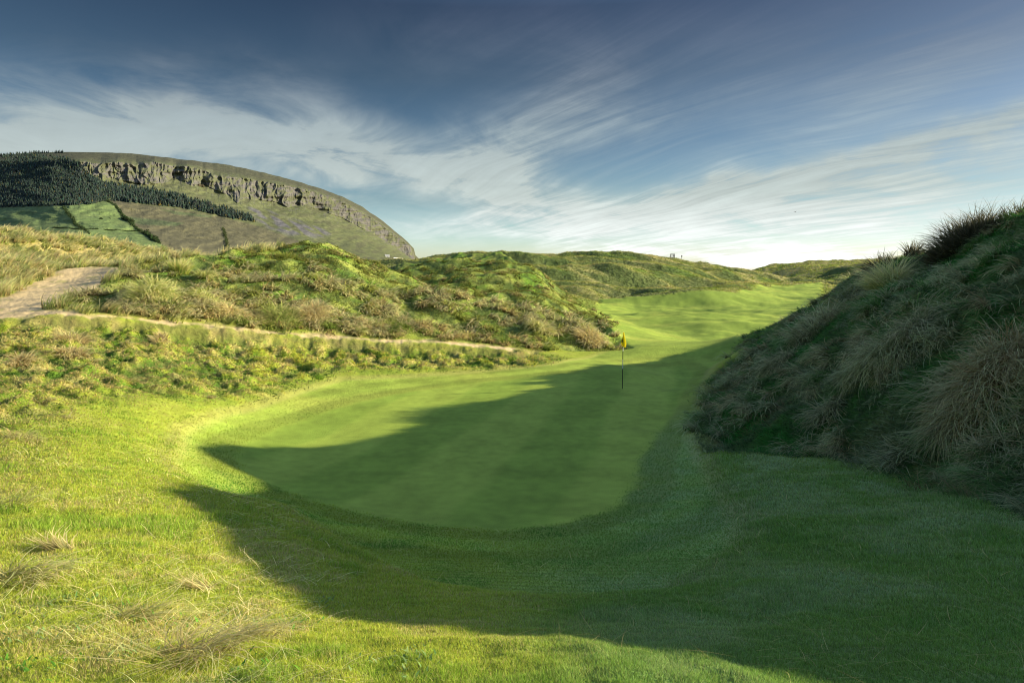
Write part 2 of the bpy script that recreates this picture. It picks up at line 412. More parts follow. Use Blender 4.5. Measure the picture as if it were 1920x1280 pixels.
def grass_mat(name, trans=.35, gain=1.0):
    m, nt = new_mat(name); N = nt.nodes.new; L = nt.links.new
    out = N('ShaderNodeOutputMaterial'); d = N('ShaderNodeBsdfDiffuse'); t = N('ShaderNodeBsdfTranslucent'); mx = N('ShaderNodeMixShader')
    a = N('ShaderNodeAttribute'); a.attribute_name = 'Col'
    s = N('ShaderNodeVectorMath'); s.operation = 'SCALE'; s.inputs['Scale'].default_value = gain
    L(a.outputs['Color'], s.inputs[0])
    mx.inputs[0].default_value = trans
    L(s.outputs[0], d.inputs[0]); L(s.outputs[0], t.inputs[0])
    L(d.outputs[0], mx.inputs[1]); L(t.outputs[0], mx.inputs[2]); L(mx.outputs[0], out.inputs[0])
    return m


M_BLADE = grass_mat('grass_blade', .45, 1.35)
M_MARRAM = grass_mat('marram_blade', .45, 1.45)


def plain_mat(name, col, rough=.7, nscale=30, var=.25, bump=.0):
    m, nt = new_mat(name); N = nt.nodes.new; L = nt.links.new
    out = N('ShaderNodeOutputMaterial'); b = N('ShaderNodeBsdfPrincipled'); L(b.outputs[0], out.inputs[0])
    b.inputs['Roughness'].default_value = rough; b.inputs['Specular IOR Level'].default_value = .3
    tc = N('ShaderNodeTexCoord'); nz = N('ShaderNodeTexNoise'); nz.inputs['Scale'].default_value = nscale
    L(tc.outputs['Object'], nz.inputs['Vector'])
    r = N('ShaderNodeValToRGB')
    r.color_ramp.elements[0].position = .3; r.color_ramp.elements[1].position = .7
    r.color_ramp.elements[0].color = (*[c * (1 - var) for c in col], 1)
    r.color_ramp.elements[1].color = (*[min(1, c * (1 + var)) for c in col], 1)
    L(nz.outputs['Fac'], r.inputs[0]); L(r.outputs[0], b.inputs['Base Color'])
    if bump:
        bp = N('ShaderNodeBump'); bp.inputs['Distance'].default_value = bump
        L(nz.outputs['Fac'], bp.inputs['Height']); L(bp.outputs[0], b.inputs['Normal'])
    return m


# ------------------------------------------------------------------ mesh from arrays
def mesh_obj(name, verts, faces_flat, sizes, mat, col=None, smooth_=True, parent=None, link=True):
    me = bpy.data.meshes.new(name)
    me.vertices.add(len(verts)); me.vertices.foreach_set('co', np.ascontiguousarray(verts, np.float32).ravel())
    me.loops.add(len(faces_flat)); me.loops.foreach_set('vertex_index', np.ascontiguousarray(faces_flat, np.int32))
    me.polygons.add(len(sizes))
    st = np.concatenate([[0], np.cumsum(sizes)[:-1]]).astype(np.int32)
    me.polygons.foreach_set('loop_start', st)
    if smooth_: me.polygons.foreach_set('use_smooth', np.ones(len(sizes), bool))
    if col is not None:
        at_ = me.attributes.new('Col', 'FLOAT_COLOR', 'POINT')
        c4 = np.ones((len(verts), 4), np.float32); c4[:, :3] = col
        at_.data.foreach_set('color', c4.ravel())
    me.update(calc_edges=True)
    me.materials.append(mat)
    o = bpy.data.objects.new(name, me)
    if link: COL.objects.link(o)
    if parent: o.parent = parent
    return o


nt_, nv_ = T.shape
qi, qj = np.meshgrid(np.arange(nt_ - 1), np.arange(nv_ - 1), indexing='ij')
quad = np.stack([qi * nv_ + qj, (qi + 1) * nv_ + qj, (qi + 1) * nv_ + qj + 1, qi * nv_ + qj + 1], -1).reshape(-1, 4)
co = np.stack([X, Y, Zg], -1).reshape(-1, 3)
cf = cl.reshape(-1, 3)


def cell(G):
    return ((G[:-1, :-1] + G[1:, :-1] + G[1:, 1:] + G[:-1, 1:]) * .25).ravel()


reg = np.zeros(len(quad), int)                       # 0 rough
reg[cell(m_apron) > .5] = 1
reg[(cell(m_far) > .5)] = 6
reg[cell(m_mound) > .5] = 3
reg[cell(m_fl) > .5] = 4
reg[cell(m_rd) > .5] = 5
reg[cell(m_path) > .5] = 7
reg[cell(s_green) > 0] = 2
DEFS = [('ground', M_ROUGH, 'rough grassy ground of the bank around the green'),
        ('fairway', M_FAIR, 'short mown fairway and apron running away past the flag'),
        ('putting_green', M_GREEN, 'smooth oval putting green half in shadow around the flagstick'),
        ('dune_middle', M_DUNE, 'tussocky sunlit dune rising behind the narrow path'),
        ('dune_left', M_DUNE, 'tall straw coloured dune above the sandy hollow'),
        ('dune_right', M_DUNE, 'steep shaded dune on the right of the green'),
        ('dunes_far', M_FAR, 'low rolling dunes along the skyline beyond the fairway'),
        ('sand_path', M_PATH, 'pale sand path widening into a sandy hollow')]
for k, (nm, mt, lb) in enumerate(DEFS):
    q = quad[reg == k]
    if not len(q): continue
    used, inv = np.unique(q, return_inverse=True)
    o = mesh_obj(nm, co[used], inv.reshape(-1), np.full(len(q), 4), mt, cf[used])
    tag(o, lb, kind='structure')

# ------------------------------------------------------------------ grass: every blade is a tapered, bent strip standing on the ground
def blades(base, nrm, az, lean0, lean1, length, width, c0, c1, nseg, twist=None, csd=.35, cmean=0.0):
    n = len(base); az = az.astype(float)
    up = nrm * .65 + np.array([0, 0, .35]); up /= np.linalg.norm(up, axis=1, keepdims=True)
    h = np.stack([np.sin(az), np.cos(az), np.zeros(n)], 1); h -= up * np.sum(h * up, 1, keepdims=True); h /= np.linalg.norm(h, axis=1, keepdims=True) + 1e-9
    side = np.cross(h, up)
    tw = rng.uniform(-1.1, 1.1, n) if twist is None else twist
    wv = side * np.cos(tw)[:, None] + h * np.sin(tw)[:, None]
    vpb = 2 * nseg + 1
    out = np.empty((n, vpb, 3), np.float32); oc = np.empty((n, vpb, 3), np.float32)
    p = base.astype(float).copy(); sl = (length / nseg)[:, None]
    curl = rng.normal(cmean, csd, n)
    for s in range(nseg + 1):
        f = s / nseg
        g_ = f ** 1.3
        c = c0 * (1 - g_) + c1 * g_
        wd = (width * (1 - f ** 1.6) * .5)[:, None]
        if s < nseg:
            out[:, 2 * s] = p - wv * wd; out[:, 2 * s + 1] = p + wv * wd
            oc[:, 2 * s] = c; oc[:, 2 * s + 1] = c
            ph = lean0 + (lean1 - lean0) * ((s + .5) / nseg)
            dirv = h * np.sin(ph)[:, None] + up * np.cos(ph)[:, None] + side * (curl * f)[:, None]
            p = p + dirv * sl
        else:
            out[:, 2 * s] = p; oc[:, 2 * s] = c
    fl = []
    for s in range(nseg - 1):
        fl += [2 * s, 2 * s + 1, 2 * s + 3, 2 * s + 2]
    fl += [2 * nseg - 2, 2 * nseg - 1, 2 * nseg]
    sz = [4] * (nseg - 1) + [3]
    fi = (np.array(fl)[None] + (np.arange(n) * vpb)[:, None]).ravel()
    return out.reshape(-1, 3), fi, np.tile(sz, n), np.clip(oc.reshape(-1, 3), .005, .95)


class Bag:
    def __init__(s): s.v = []; s.f = []; s.s = []; s.c = []; s.n = 0
    def add(s, v, f, z, c):
        s.v.append(v); s.f.append(f + s.n); s.s.append(z); s.c.append(c); s.n += len(v)
    def build(s, name, mat, parent=None):
        return mesh_obj(name, np.concatenate(s.v), np.concatenate(s.f), np.concatenate(s.s), mat, np.concatenate(s.c), True, parent)


def pick(nc, t0, t1, r0, r1, mask, hgt, margin=.25, power=0.0):
    """Random ground spots, even over the angle and log range, kept where mask allows and where the spot can be seen."""
    t = rng.uniform(t0, t1, nc); v = rng.uniform(math.log(r0), math.log(r1), nc)
    r = np.exp(v)
    keep = samp(mask, t, v) > rng.uniform(0, 1, nc)
    z = samp(Zg, t, v)
    keep &= (z + hgt + margin) / r >= samp(RUN, t, np.maximum(v - .02, VV[0]))
    t, v, r, z = t[keep], v[keep], r[keep], z[keep]
    x = np.sin(t) * r; y = np.cos(t) * r
    return np.stack([x, y, samp(Zg, t, v)], 1), r, t, v


def jit(c, n, a=.22):
    c = np.asarray(c, float)
    if c.ndim == 1: c = np.repeat(c[None], n, 0)
    return c * (1 + rng.normal(0, a, (n, 1))) * (1 + rng.normal(0, a * .3, (n, 3)))


def wpx(r, k, lo):                       # blade width: a real leaf up close, a wisp of leaves at range
    return np.maximum(lo, k * r / 683.0)


G_DK = np.array([.09, .23, .030]); G_LT = np.array([.38, .50, .060]); G_YL = np.array([.58, .58, .10]); STRAW = np.array([.63, .55, .23]); STRAWP = np.array([.75, .69, .37])
OLIVE = np.array([.32, .38, .075]); RUST = np.array([.34, .21, .09]); GREY = np.array([.46, .51, .27])
FULL = 1.0

# a) short turf of the near bank, the apron and the shaded rough
m_turf = np.clip(m_rough + m_bank * .6, 0, 1) * (1 - m_rd) * (1 - m_path)
b, r, t, v = pick(int(980000 * FULL), -.90, .92, 2.1, 24, m_turf * smooth(24, 14, R), .05, .1)
n = len(b); N1 = fbm(b[:, 0] / 1.4, b[:, 1] / 1.4, 3, 201); N2 = fbm(b[:, 0] / .33, b[:, 1] / .33, 2, 203)
lush = smooth(.15, .6, N1 + .5 * N2)
left = smooth(.1, -.35, t) * smooth(14, 4, r)
ln = .8 * (.016 + .018 * rng.random(n) + .03 * lush * rng.random(n)) * (1 + .5 * left) * np.clip(r / 5, .75, 1.6)
ln = ln * (1 + .5 * smooth(-.12, .22, t) * smooth(22, 12, r))
dry = rng.random(n) < (.10 + (.28 + .30 * left) * smooth(.0, .6, -N1 + .6 * N2) * (1 - .5 * smooth(0, .3, t)))
c1 = np.where(dry[:, None], STRAW * .95, mix(np.repeat(G_LT[None], n, 0), G_YL, rng.random(n) * .7)); c1 = mix(c1, G_DK * 1.6, lush * .45 * ~dry)
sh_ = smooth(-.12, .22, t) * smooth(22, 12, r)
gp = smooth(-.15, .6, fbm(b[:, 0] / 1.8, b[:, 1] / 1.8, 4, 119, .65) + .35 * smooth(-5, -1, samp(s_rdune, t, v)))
c1 = mix(c1, mix(np.repeat(np.array([[.145, .32, .07]]), n, 0), np.array([.46, .54, .30]), np.clip(.65 * gp * rng.random(n) + .5 * (rng.random(n) < .12), 0, 1)), sh_ * .8)  # blades take the same painted shade tint, with pale patches
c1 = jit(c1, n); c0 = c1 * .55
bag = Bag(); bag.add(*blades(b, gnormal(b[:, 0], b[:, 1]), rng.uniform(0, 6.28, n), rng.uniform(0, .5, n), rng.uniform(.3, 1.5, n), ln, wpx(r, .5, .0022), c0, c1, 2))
# the apron itself: a finer, closer cut
b, r, t, v = pick(int(330000 * FULL), -.5, .5, 4.5, 24, m_apron * (1 - m_green) * smooth(24, 13, R), .03, .1)
n = len(b); c1 = mix(np.repeat(G_LT[None] * .85, n, 0), G_DK * 1.3, smooth(-.2, .6, fbm(b[:, 0] / 1.1, b[:, 1] / 1.1, 3, 211)))
rg_ = np.sin(samp(s_green, t, v) * 2 * math.pi / 1.5); c1 = c1 * (1 + .13 * np.clip(rg_ * 3, -1, 1))[:, None]
c1 = jit(mix(c1, np.array([.145, .31, .07]), smooth(-.12, .22, t) * smooth(26, 14, r) * .75), n, .16)  # shade tint painted into the apron blades towards the right
dry = rng.random(n) < .05; c1[dry] = STRAW * .8
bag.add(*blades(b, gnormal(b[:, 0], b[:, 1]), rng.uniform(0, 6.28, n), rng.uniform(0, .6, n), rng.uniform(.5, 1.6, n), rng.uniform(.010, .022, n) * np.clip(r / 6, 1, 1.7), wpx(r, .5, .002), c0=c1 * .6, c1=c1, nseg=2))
tag(bag.build('turf_grass', M_BLADE), 'short bright turf grass covering the near bank and the apron', 'turf grass', kind='stuff')

# b) coarse hummocks on the bank under the path
b, r, t, v = pick(int(330000 * FULL), -.72, .12, 9, 38, np.clip(m_bank * (1 - m_apron) * 1.0 - m_path, 0, 1), .15, .3)
n = len(b); N1 = ridged(b[:, 0] / 1.05, b[:, 1] / 1.05, 3, 21, .45) + .5 * fbm(b[:, 0] / 3.5, b[:, 1] / 3.5, 2, 25); N2 = fbm(b[:, 0] / .8, b[:, 1] / .8, 3, 221)
top = smooth(1.0, .1, N1)
c1 = mix(mix(np.repeat(G_DK[None] * .8, n, 0), G_YL * 1.05, smooth(.15, .75, top)), STRAW * 1.15, smooth(-.15, .45, N2 + .25 * top + .35 * smooth(-.25, -.5, t)) * .8)  # blades go dark in the hollows to paint their shadow
c1 = jit(c1, n, .25)
ln = .8 * (.06 + .10 * rng.random(n)) * (.6 + .6 * top) * np.clip(r / 20, .6, 1.3) * (.35 + .65 * smooth(-.3, -1.4, samp(s_path, t, v)))
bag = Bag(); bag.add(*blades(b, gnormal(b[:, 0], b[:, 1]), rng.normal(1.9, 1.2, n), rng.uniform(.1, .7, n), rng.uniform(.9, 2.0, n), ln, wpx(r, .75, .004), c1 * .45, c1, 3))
tag(bag.build('rough_grass', M_BLADE), 'coarse mossy hummock grass on the sunlit bank below the path', 'rough grass', kind='stuff')


def tufts(bag, nc, per, t0, t1, r0, r1, mask, rad, L0, L1, az_fn, cols, lean=(.15, .8, 1.1, 2.1), k=.6, nseg=4, margin=.4, spread=.9, root=.4):
    cb, r, t, v = pick(nc, t0, t1, r0, r1, mask, L0, margin)
    m = len(cb)
    if not m: return
    pn = np.maximum(6, (per * rng.uniform(.5, 1.5, m))).astype(int)
    idx = np.repeat(np.arange(m), pn); n = len(idx)
    rr = rad * rng.uniform(.5, 1.4, m)[idx] * np.sqrt(rng.random(n)); aa = rng.uniform(0, 6.28, n)
    x = cb[idx, 0] + rr * np.sin(aa); y = cb[idx, 1] + rr * np.cos(aa)
    base = np.stack([x, y, zground(x, y)], 1)
    caz = az_fn(cb[:, 0], cb[:, 1]) + rng.normal(0, .35, m)
    out = rng.normal(0, spread, n)
    az = caz[idx] + out
    ck = rng.choice(len(cols), m, p=[c[2] for c in cols])
    base_c = np.array([c[0] for c in cols])[ck][idx]; tip_c = np.array([c[1] for c in cols])[ck][idx]
    ln = rng.uniform(L0, L1, m)[idx] * rng.uniform(.55, 1.15, n)
    l0 = rng.uniform(lean[0], lean[1], n); l1 = l0 + rng.uniform(lean[2], lean[3], n) - lean[0]
    bag.add(*blades(base, gnormal(x, y), az, l0, l1, ln, wpx(np.hypot(x, y), k, .004), jit(base_c * root * 1.5, n, .2), jit(tip_c, n, .25), nseg))


def downhill(bias, wgt):
    def f(x, y):
        nn = gnormal(x, y, .8)
        return np.arctan2(nn[:, 0] + wgt * math.sin(bias), nn[:, 1] + wgt * math.cos(bias))
    return f


# c) the middle dune: marram tufts over short green
bag = Bag()
b, r, t, v = pick(int(200000 * FULL), -.72, .32, 27, 66, m_mound * (1 - m_path) * (.12 + .88 * smooth(-.25, .35, fbm(X / 2.2, Y / 2.2, 3, 231))), .2, .4)
n = len(b); N1 = fbm(b[:, 0] / 2.2, b[:, 1] / 2.2, 3, 231); N2 = fbm(b[:, 0] / .9, b[:, 1] / .9, 2, 233)
c1 = mix(mix(np.repeat(OLIVE[None], n, 0), np.array([.16, .33, .03]), smooth(.0, .5, -N1)), STRAW * .95, smooth(.15, .65, N1 + .5 * N2) * .4)
c1 = mix(c1, RUST, smooth(.35, .7, N2 - .4 * N1) * .3); c1 = jit(c1, n, .25)
bag.add(*blades(b, gnormal(b[:, 0], b[:, 1]), rng.normal(2.2, 1.0, n), rng.uniform(.1, .8, n), rng.uniform(.9, 2.0, n), rng.uniform(.08, .2, n), wpx(r, .7, .004), c1 * .2, c1, 2))  # very dark roots paint the shade down between the blades
tag(bag.build('dune_turf_grass', M_BLADE), 'short olive grass between the tufts on the middle dune', 'dune turf', kind='stuff')
bag = Bag()
tm = m_mound * (1 - m_path) * smooth(-.35, .25, fbm(X / 3.3, Y / 3.3, 3, 241) + .5 * smooth(0, -4, s_path + 2) - .15)
tufts(bag, 1500, 46, -.60, .30, 28, 47, tm * smooth(47, 43, R), .36, .45, .95, downhill(2.2, .25),
      [(OLIVE * .8, STRAWP, .5), (np.array([.26, .2, .08]), STRAW * 1.3, .14), (np.array([.24, .32, .06]), np.array([.52, .54, .14]), .20), (STRAW * .6, STRAWP * 1.1, .16)], spread=.8, k=1.1, root=.2)  # low root tone, here and below, paints self-shadow inside the tufts
tufts(bag, 1900, 26, -.60, .30, 43, 68, tm * smooth(43, 47, R) * .8, .35, .22, .48, downhill(2.2, .25), [(np.array([.16, .19, .04]), np.array([.42, .42, .11]), .5), (np.array([.2, .16, .06]), STRAW * 1.1, .25), (np.array([.07, .10, .02]), np.array([.24, .30, .06]), .25)], spread=1.1, k=.8, root=.2)
fm = m_mound * smooth(-3.2, -1.0, s_path) * smooth(.0, -.3, s_path)
tufts(bag, 1500, 36, -.5, .16, 28, 40, fm, .28, .4, .85, downhill(2.9, .3), [(np.array([.28, .20, .10]), STRAW * 1.1, .45), (STRAW * .6, STRAWP, .3), (np.array([.12, .22, .04]), np.array([.34, .42, .09]), .25)], spread=.7, k=1.05, root=.25)
tag(bag.build('marram_grass', M_MARRAM), 'straw coloured marram tufts all over the sunlit middle dune', 'marram grass', kind='stuff')

# bank lip: bleached tufts hanging below the path
bag = Bag()
tufts(bag, 1500, 40, -.70, .06, 22, 37, m_bank * smooth(-2.8, -1.6, s_path) * smooth(-.5, -.9, s_path) * smooth(-.25, .3, noise(X / 2.6, Y / 2.6, 95) + .1), .16, .14, .30, downhill(2.9, .4),
      [(np.array([.22, .17, .07]), STRAW, .5), (np.array([.16, .30, .03]), np.array([.36, .46, .07]), .5)], spread=.6, k=.6)
tufts(bag, 900, 40, -.70, -.1, 12, 30, m_bank * (1 - m_apron) * smooth(.1, .5, fbm(X / 2, Y / 2, 2, 251)), .15, .16, .34, downhill(2.2, .4),
      [(np.array([.22, .17, .07]), STRAW, .35), (STRAW * .6, STRAWP * .9, .3), (np.array([.14, .30, .03]), np.array([.30, .44, .06]), .35)], spread=.9, k=.6)
tag(bag.build('bank_grass', M_MARRAM), 'bleached tufts hanging over the broken edge below the path', 'bank grass', kind='stuff')

# d) the tall pale dune far left
bag = Bag()
tufts(bag, 5200, 26, -.72, -.26, 31, 76, m_fl, .35, .55, 1.0, lambda x, y: np.full(len(x), 1.7),
      [(OLIVE, STRAWP, .42), (STRAW * .6, STRAWP, .3), (np.array([.18, .24, .07]), np.array([.42, .44, .17]), .28)], lean=(.05, .5, .8, 1.7), spread=.6, k=.8, margin=.6)
tag(bag.build('tall_marram_grass', M_MARRAM), 'tall pale marram bending over the dune above the sandy hollow', 'tall marram', kind='stuff')

# e) the shaded dune on the right
bag = Bag()
b, r, t, v = pick(int(340000 * FULL), .24, .95, 6.5, 45, m_rd, .2, .4)
n = len(b); N1 = fbm(b[:, 0] / 1.7, b[:, 1] / 1.7, 3, 261); N2 = fbm(b[:, 0] / .6, b[:, 1] / .6, 2, 263)
c1 = mix(mix(np.repeat(np.array([[.14, .22, .09]]), n, 0), np.array([.07, .28, .05]), smooth(.0, .5, N1)), GREY, smooth(.1, .6, -N1 + .6 * N2) * .6)
c1 = jit(c1, n, .3); dh = downhill(0, 0)(b[:, 0], b[:, 1])
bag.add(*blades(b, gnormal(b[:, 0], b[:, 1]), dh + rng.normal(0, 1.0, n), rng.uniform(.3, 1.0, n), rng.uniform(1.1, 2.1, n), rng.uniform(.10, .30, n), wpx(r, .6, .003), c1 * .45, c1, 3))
tag(bag.build('shaded_dune_grass', M_BLADE), 'short dark green grass under the marram of the right dune', 'dune grass', kind='stuff')
bag = Bag()
wn = fbm(X / 2.4, Y / 2.4, 3, 271)
PAL = [(np.array([.16, .18, .07]), GREY * 1.2, .30), (np.array([.18, .16, .06]), np.array([.64, .64, .34]), .2), (np.array([.16, .13, .06]), np.array([.50, .45, .22]), .15), (np.array([.08, .20, .04]), np.array([.20, .33, .11]), .35)]
tufts(bag, 3000, 60, .24, .95, 6.5, 45, m_rd * smooth(-.5, .35, wn), .20, .35, .8, downhill(-1.9, .2), PAL, lean=(.2, .9, 1.3, 2.3), spread=.7, k=.72, nseg=5)
tag(bag.build('weeping_marram_grass', M_MARRAM), 'long grey weeping marram flowing down the shaded right dune', 'weeping marram', kind='stuff')

# f) far dunes: coarse clumps only a pixel or two tall
bag = Bag()
b, r, t, v = pick(int(260000 * FULL), -.45, .70, 56, 320, m_far, .5, .8)
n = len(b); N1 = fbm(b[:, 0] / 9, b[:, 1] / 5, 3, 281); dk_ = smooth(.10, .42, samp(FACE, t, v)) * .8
c1 = jit(mix(mix(np.repeat(OLIVE[None] * .95, n, 0), STRAW * .9, smooth(0, .6, N1) * .7), np.array([.08, .18, .02]), smooth(0, .5, -N1) * .7), n, .3)
c1 = mix(c1, np.array([.08, .12, .035]), dk_)  # painted shade on clumps where the slope faces the camera
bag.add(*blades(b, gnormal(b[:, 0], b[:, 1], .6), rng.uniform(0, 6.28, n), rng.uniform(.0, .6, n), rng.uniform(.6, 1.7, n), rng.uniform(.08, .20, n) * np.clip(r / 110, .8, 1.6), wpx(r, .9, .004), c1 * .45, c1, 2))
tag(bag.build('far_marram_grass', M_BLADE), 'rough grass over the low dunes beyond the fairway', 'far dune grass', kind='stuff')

# g) bleached stalks lying about on the near bank
bag = Bag()
bm_ = smooth(-.1, .5, fbm(X / 1.6, Y / 1.6, 2, 291) + .2) * m_rough * (1 - m_bank * .5)
b, r, t, v = pick(9500, -.72, .10, 2.2, 15, bm_ * smooth(-.18, -.40, T), .1, .2)
n = len(b); c1 = jit(STRAWP * 1.15, n, .15)
bag.add(*blades(b + [0, 0, .012], gnormal(b[:, 0], b[:, 1]), rng.normal(1.75, .55, n) + np.where(rng.random(n) < .2, 3.14, 0), rng.uniform(.8, 1.35, n), rng.uniform(1.45, 1.8, n), rng.uniform(.06, .24, n), wpx(r, .55, .0022), c1 * .8, c1, 6, rng.uniform(-1.5, 1.5, n)))
b, r, t, v = pick(900, -.2, .72, 3, 16, np.clip(m_rough + m_apron * (1 - m_green), 0, 1), .1, .2)
n = len(b); c1 = jit(STRAW * .8, n, .2)
bag.add(*blades(b + [0, 0, .015], gnormal(b[:, 0], b[:, 1]), rng.uniform(0, 6.28, n), rng.uniform(1.1, 1.4, n), rng.uniform(1.5, 1.75, n), rng.uniform(.10, .3, n), wpx(r, .4, .002), c1 * .8, c1, 6, np.full(n, .2)))
tag(bag.build('straw', M_MARRAM), 'bleached dead stalks strewn over the near turf', 'straw', kind='stuff')


# individual tussocks
def tussock(px, py, label, group, rad, n, L, cols, az, lean=(.1, .9, 1.2, 2.2), spread=1.0, k=.75, nseg=6, radial=.6, Yfix=None, csd=.45, cmean=0.0):
    if Yfix is None: c = hitxyz(px, py)
    else: c = at(px, py, Yfix)
    n = int(n * .7)
    rr = rad * np.sqrt(rng.random(n)); aa = rng.uniform(0, 6.28, n)
    x = c[0] + rr * np.sin(aa); y = c[1] + rr * np.cos(aa)
    z = zground(x, y) + .25 * rad * (1 - (rr / rad) ** 2)
    base = np.stack([x, y, z], 1)
    a = np.where(rng.random(n) < radial, aa + rng.normal(0, .5, n), az + rng.normal(0, spread, n))
    l0 = rng.uniform(lean[0], lean[1], n); l1 = l0 + rng.uniform(lean[2], lean[3], n) - lean[0]
    ci = rng.random(n) < .72
    c1 = np.where(ci[:, None], cols[1], cols[2]); c0 = np.repeat(np.asarray(cols[0], float)[None], n, 0)
    v_, f_, s_, cc = blades(base, gnormal(x, y), a, l0, l1, L * rng.uniform(.5, 1.15, n), wpx(np.hypot(x, y), k, .0025), jit(c0, n, .2), jit(c1, n, .2), nseg, None, csd, cmean)
    c = np.array([c[0], c[1], float(zground(np.array([c[0]]), np.array([c[1]]))[0])])
    o = mesh_obj('grass_tussock', v_ - c, f_, s_, M_MARRAM, cc)
    o.location = c
    tag(o, label, 'grass tussock', group)
    return o


SH = (np.array([.10, .10, .05]), np.array([.66, .67, .38]), np.array([.22, .28, .11]))
SHB = (RUST * .4, np.array([.68, .68, .38]), np.array([.44, .36, .16]))
DKC = (np.array([.03, .035, .02]), np.array([.12, .11, .06]), np.array([.24, .21, .12]))
PALE = (OLIVE * .7, STRAWP * 1.05, np.array([.42, .46, .14]))
LIT = (np.array([.26, .20, .09]), STRAWP, STRAW)
GRN = (np.array([.10, .16, .03]), np.array([.44, .46, .15]), STRAW)
gR = 'tussocks on the shaded right dune'; gM = 'tussocks on the sunlit middle dune'; gB = 'tussocks on the bank below the path'; gF = 'flattened tussocks on the near bank'
DN = math.atan2(-1, -.35)
tussock(1815, 440, 'big dark bristling tussock standing against the sky on the right dune crest', gR, .95, 2600, 1.15, DKC, -1.6, (.0, .8, .5, 1.7), .9, k=.6)
tussock(1648, 492, 'thin bristly tussock on the skyline at the lower end of the right dune', gR, .45, 420, .75, DKC, -1.6, (.0, .7, .5, 1.4), .9)
tussock(1712, 462, 'small upright spray of blades on the skyline left of the big dark tussock', gR, .28, 160, .7, DKC, 1.0, (.0, .4, .2, .9), 1.2)
tussock(1912, 395, 'dark spiky tussock cut by the right edge of the photo on the crest', gR, .4, 420, .75, DKC, 1.0, (.0, .5, .3, 1.2), 1.2)
tussock(1668, 528, 'backlit pale tussock with bright tips at the foot of the sunlit ridge line', gR, .42, 900, 1.2, (OLIVE * .6, STRAWP * 1.1, STRAWP), -1.2, (.0, .5, .6, 1.7), 1.0)
tussock(1690, 640, 'large pale weeping tussock in the middle of the shaded dune face', gR, .55, 2200, 1.0, SH, DN, (.1, .9, 1.4, 2.4), .55, radial=.3)
tussock(1640, 665, 'grey tussock spilling downhill just left of the large weeping one', gR, .4, 1200, .85, SH, DN, (.1, .9, 1.4, 2.4), .5, radial=.25)
tussock(1870, 700, 'broad silvery tussock with a rusty heart at the right edge of the dune', gR, .6, 2600, 1.0, SHB, DN, (.1, 1.0, 1.3, 2.3), .8, radial=.45)
tussock(1800, 740, 'silvery tussock combed to the left below the broad rusty hearted one', gR, .4, 1100, .8, SH, DN, (.3, 1.0, 1.2, 2.1), .45, radial=.2)
tussock(1560, 745, 'arching grey tussock on the lower left of the shaded dune face', gR, .32, 800, .65, SH, DN, (.2, .9, 1.3, 2.2), .6, radial=.3)
tussock(1465, 665, 'grey fringe tussock hanging on the left shoulder of the right dune', gR, .45, 1000, .8, SH, DN, (.2, .9, 1.3, 2.3), .5, radial=.2)
tussock(1530, 605, 'bushy grey tussock on the dune shoulder against the bright fairway', gR, .6, 1500, .85, SH, -1.8, (.0, .9, .9, 2.0), .9)
tussock(1590, 560, 'dusky tussock between the fairway and the backlit pale one', gR, .5, 900, .75, (DKC[0], GREY * .8, OLIVE * .7), -1.6, (.0, .8, .8, 1.9), .9)
tussock(1870, 830, 'wispy tussock low on the dune under the silvery ones', gR, .3, 500, .6, SH, DN, (.3, 1.0, 1.2, 2.0), .8)
tussock(1690, 835, 'sparse tussock at the dune foot above the worn shaded turf', gR, .25, 260, .5, SH, DN, (.3, 1.1, 1.0, 1.8), .9)
tussock(285, 560, 'biggest pale tussock on the left shoulder of the middle dune', gM, .95, 1800, .95, PALE, 2.6, (.0, .9, 1.2, 2.2), 1.0, k=.85)
tussock(335, 500, 'tall pale upright tussock high on the left end of the middle dune', gM, .5, 700, 1.1, PALE, 2.0, (.0, .5, .5, 1.5), 1.2, k=.85)
tussock(390, 560, 'bleached tussock right of the biggest pale one, above the path', gM, .6, 1000, .85, PALE, 2.5, (.0, .9, 1.2, 2.2), 1.0, k=.85)
tussock(430, 590, 'straw tussock hanging close over the path below the bleached one', gM, .45, 700, .7, LIT, 2.9, (.0, .9, 1.2, 2.2), .9, k=.85)
tussock(385, 515, 'small curled tussock above the bleached one on the dune slope', gM, .4, 500, .7, PALE, 2.3, (.0, .9, 1.0, 2.1), 1.0, k=.85)
tussock(525, 595, 'green and straw tussock on the middle dune where the path begins to narrow', gM, .6, 900, .9, GRN, 2.6, (.0, .8, .9, 2.0), 1.2, k=.85)
tussock(585, 600, 'broad straw tussock beside the green one above the path', gM, .6, 900, .8, LIT, 2.7, (.0, .9, 1.1, 2.1), 1.1, k=.85)
tussock(1105, 630, 'bleached tussock at the far foot of the middle dune near the flag', gM, .7, 900, .85, LIT, 2.6, (.0, .9, 1.2, 2.2), .7, k=.85)
tussock(1010, 615, 'straw tussock on the lower slope of the middle dune above the path end', gM, .7, 900, .8, (OLIVE * .5, STRAWP, np.array([.46, .48, .13])), 2.7, (.0, .9, 1.2, 2.2), .8, k=.85)
tussock(538, 470, 'dark topped tussock at the summit of the middle dune', gM, .7, 700, .7, (OLIVE * .4, OLIVE * .9, STRAW * .7), 1.8, (.0, .9, .8, 2.0), 1.2, k=.7)
tussock(132, 632, 'straw tussock straddling the near edge of the path at the left', gB, .45, 900, .75, LIT, 2.4, (.0, .9, 1.0, 2.2), 1.0, k=.75)
tussock(135, 665, 'bleached tussock drooping just under the one on the path edge', gB, .4, 600, .55, LIT, 2.4, (.3, 1.1, 1.2, 2.2), .8, k=.75)
tussock(40, 680, 'dark rooted tussock at the left edge of the bank below the path', gB, .3, 450, .45, LIT, 2.0, (.2, 1.0, 1.0, 2.0), .9, k=.75)
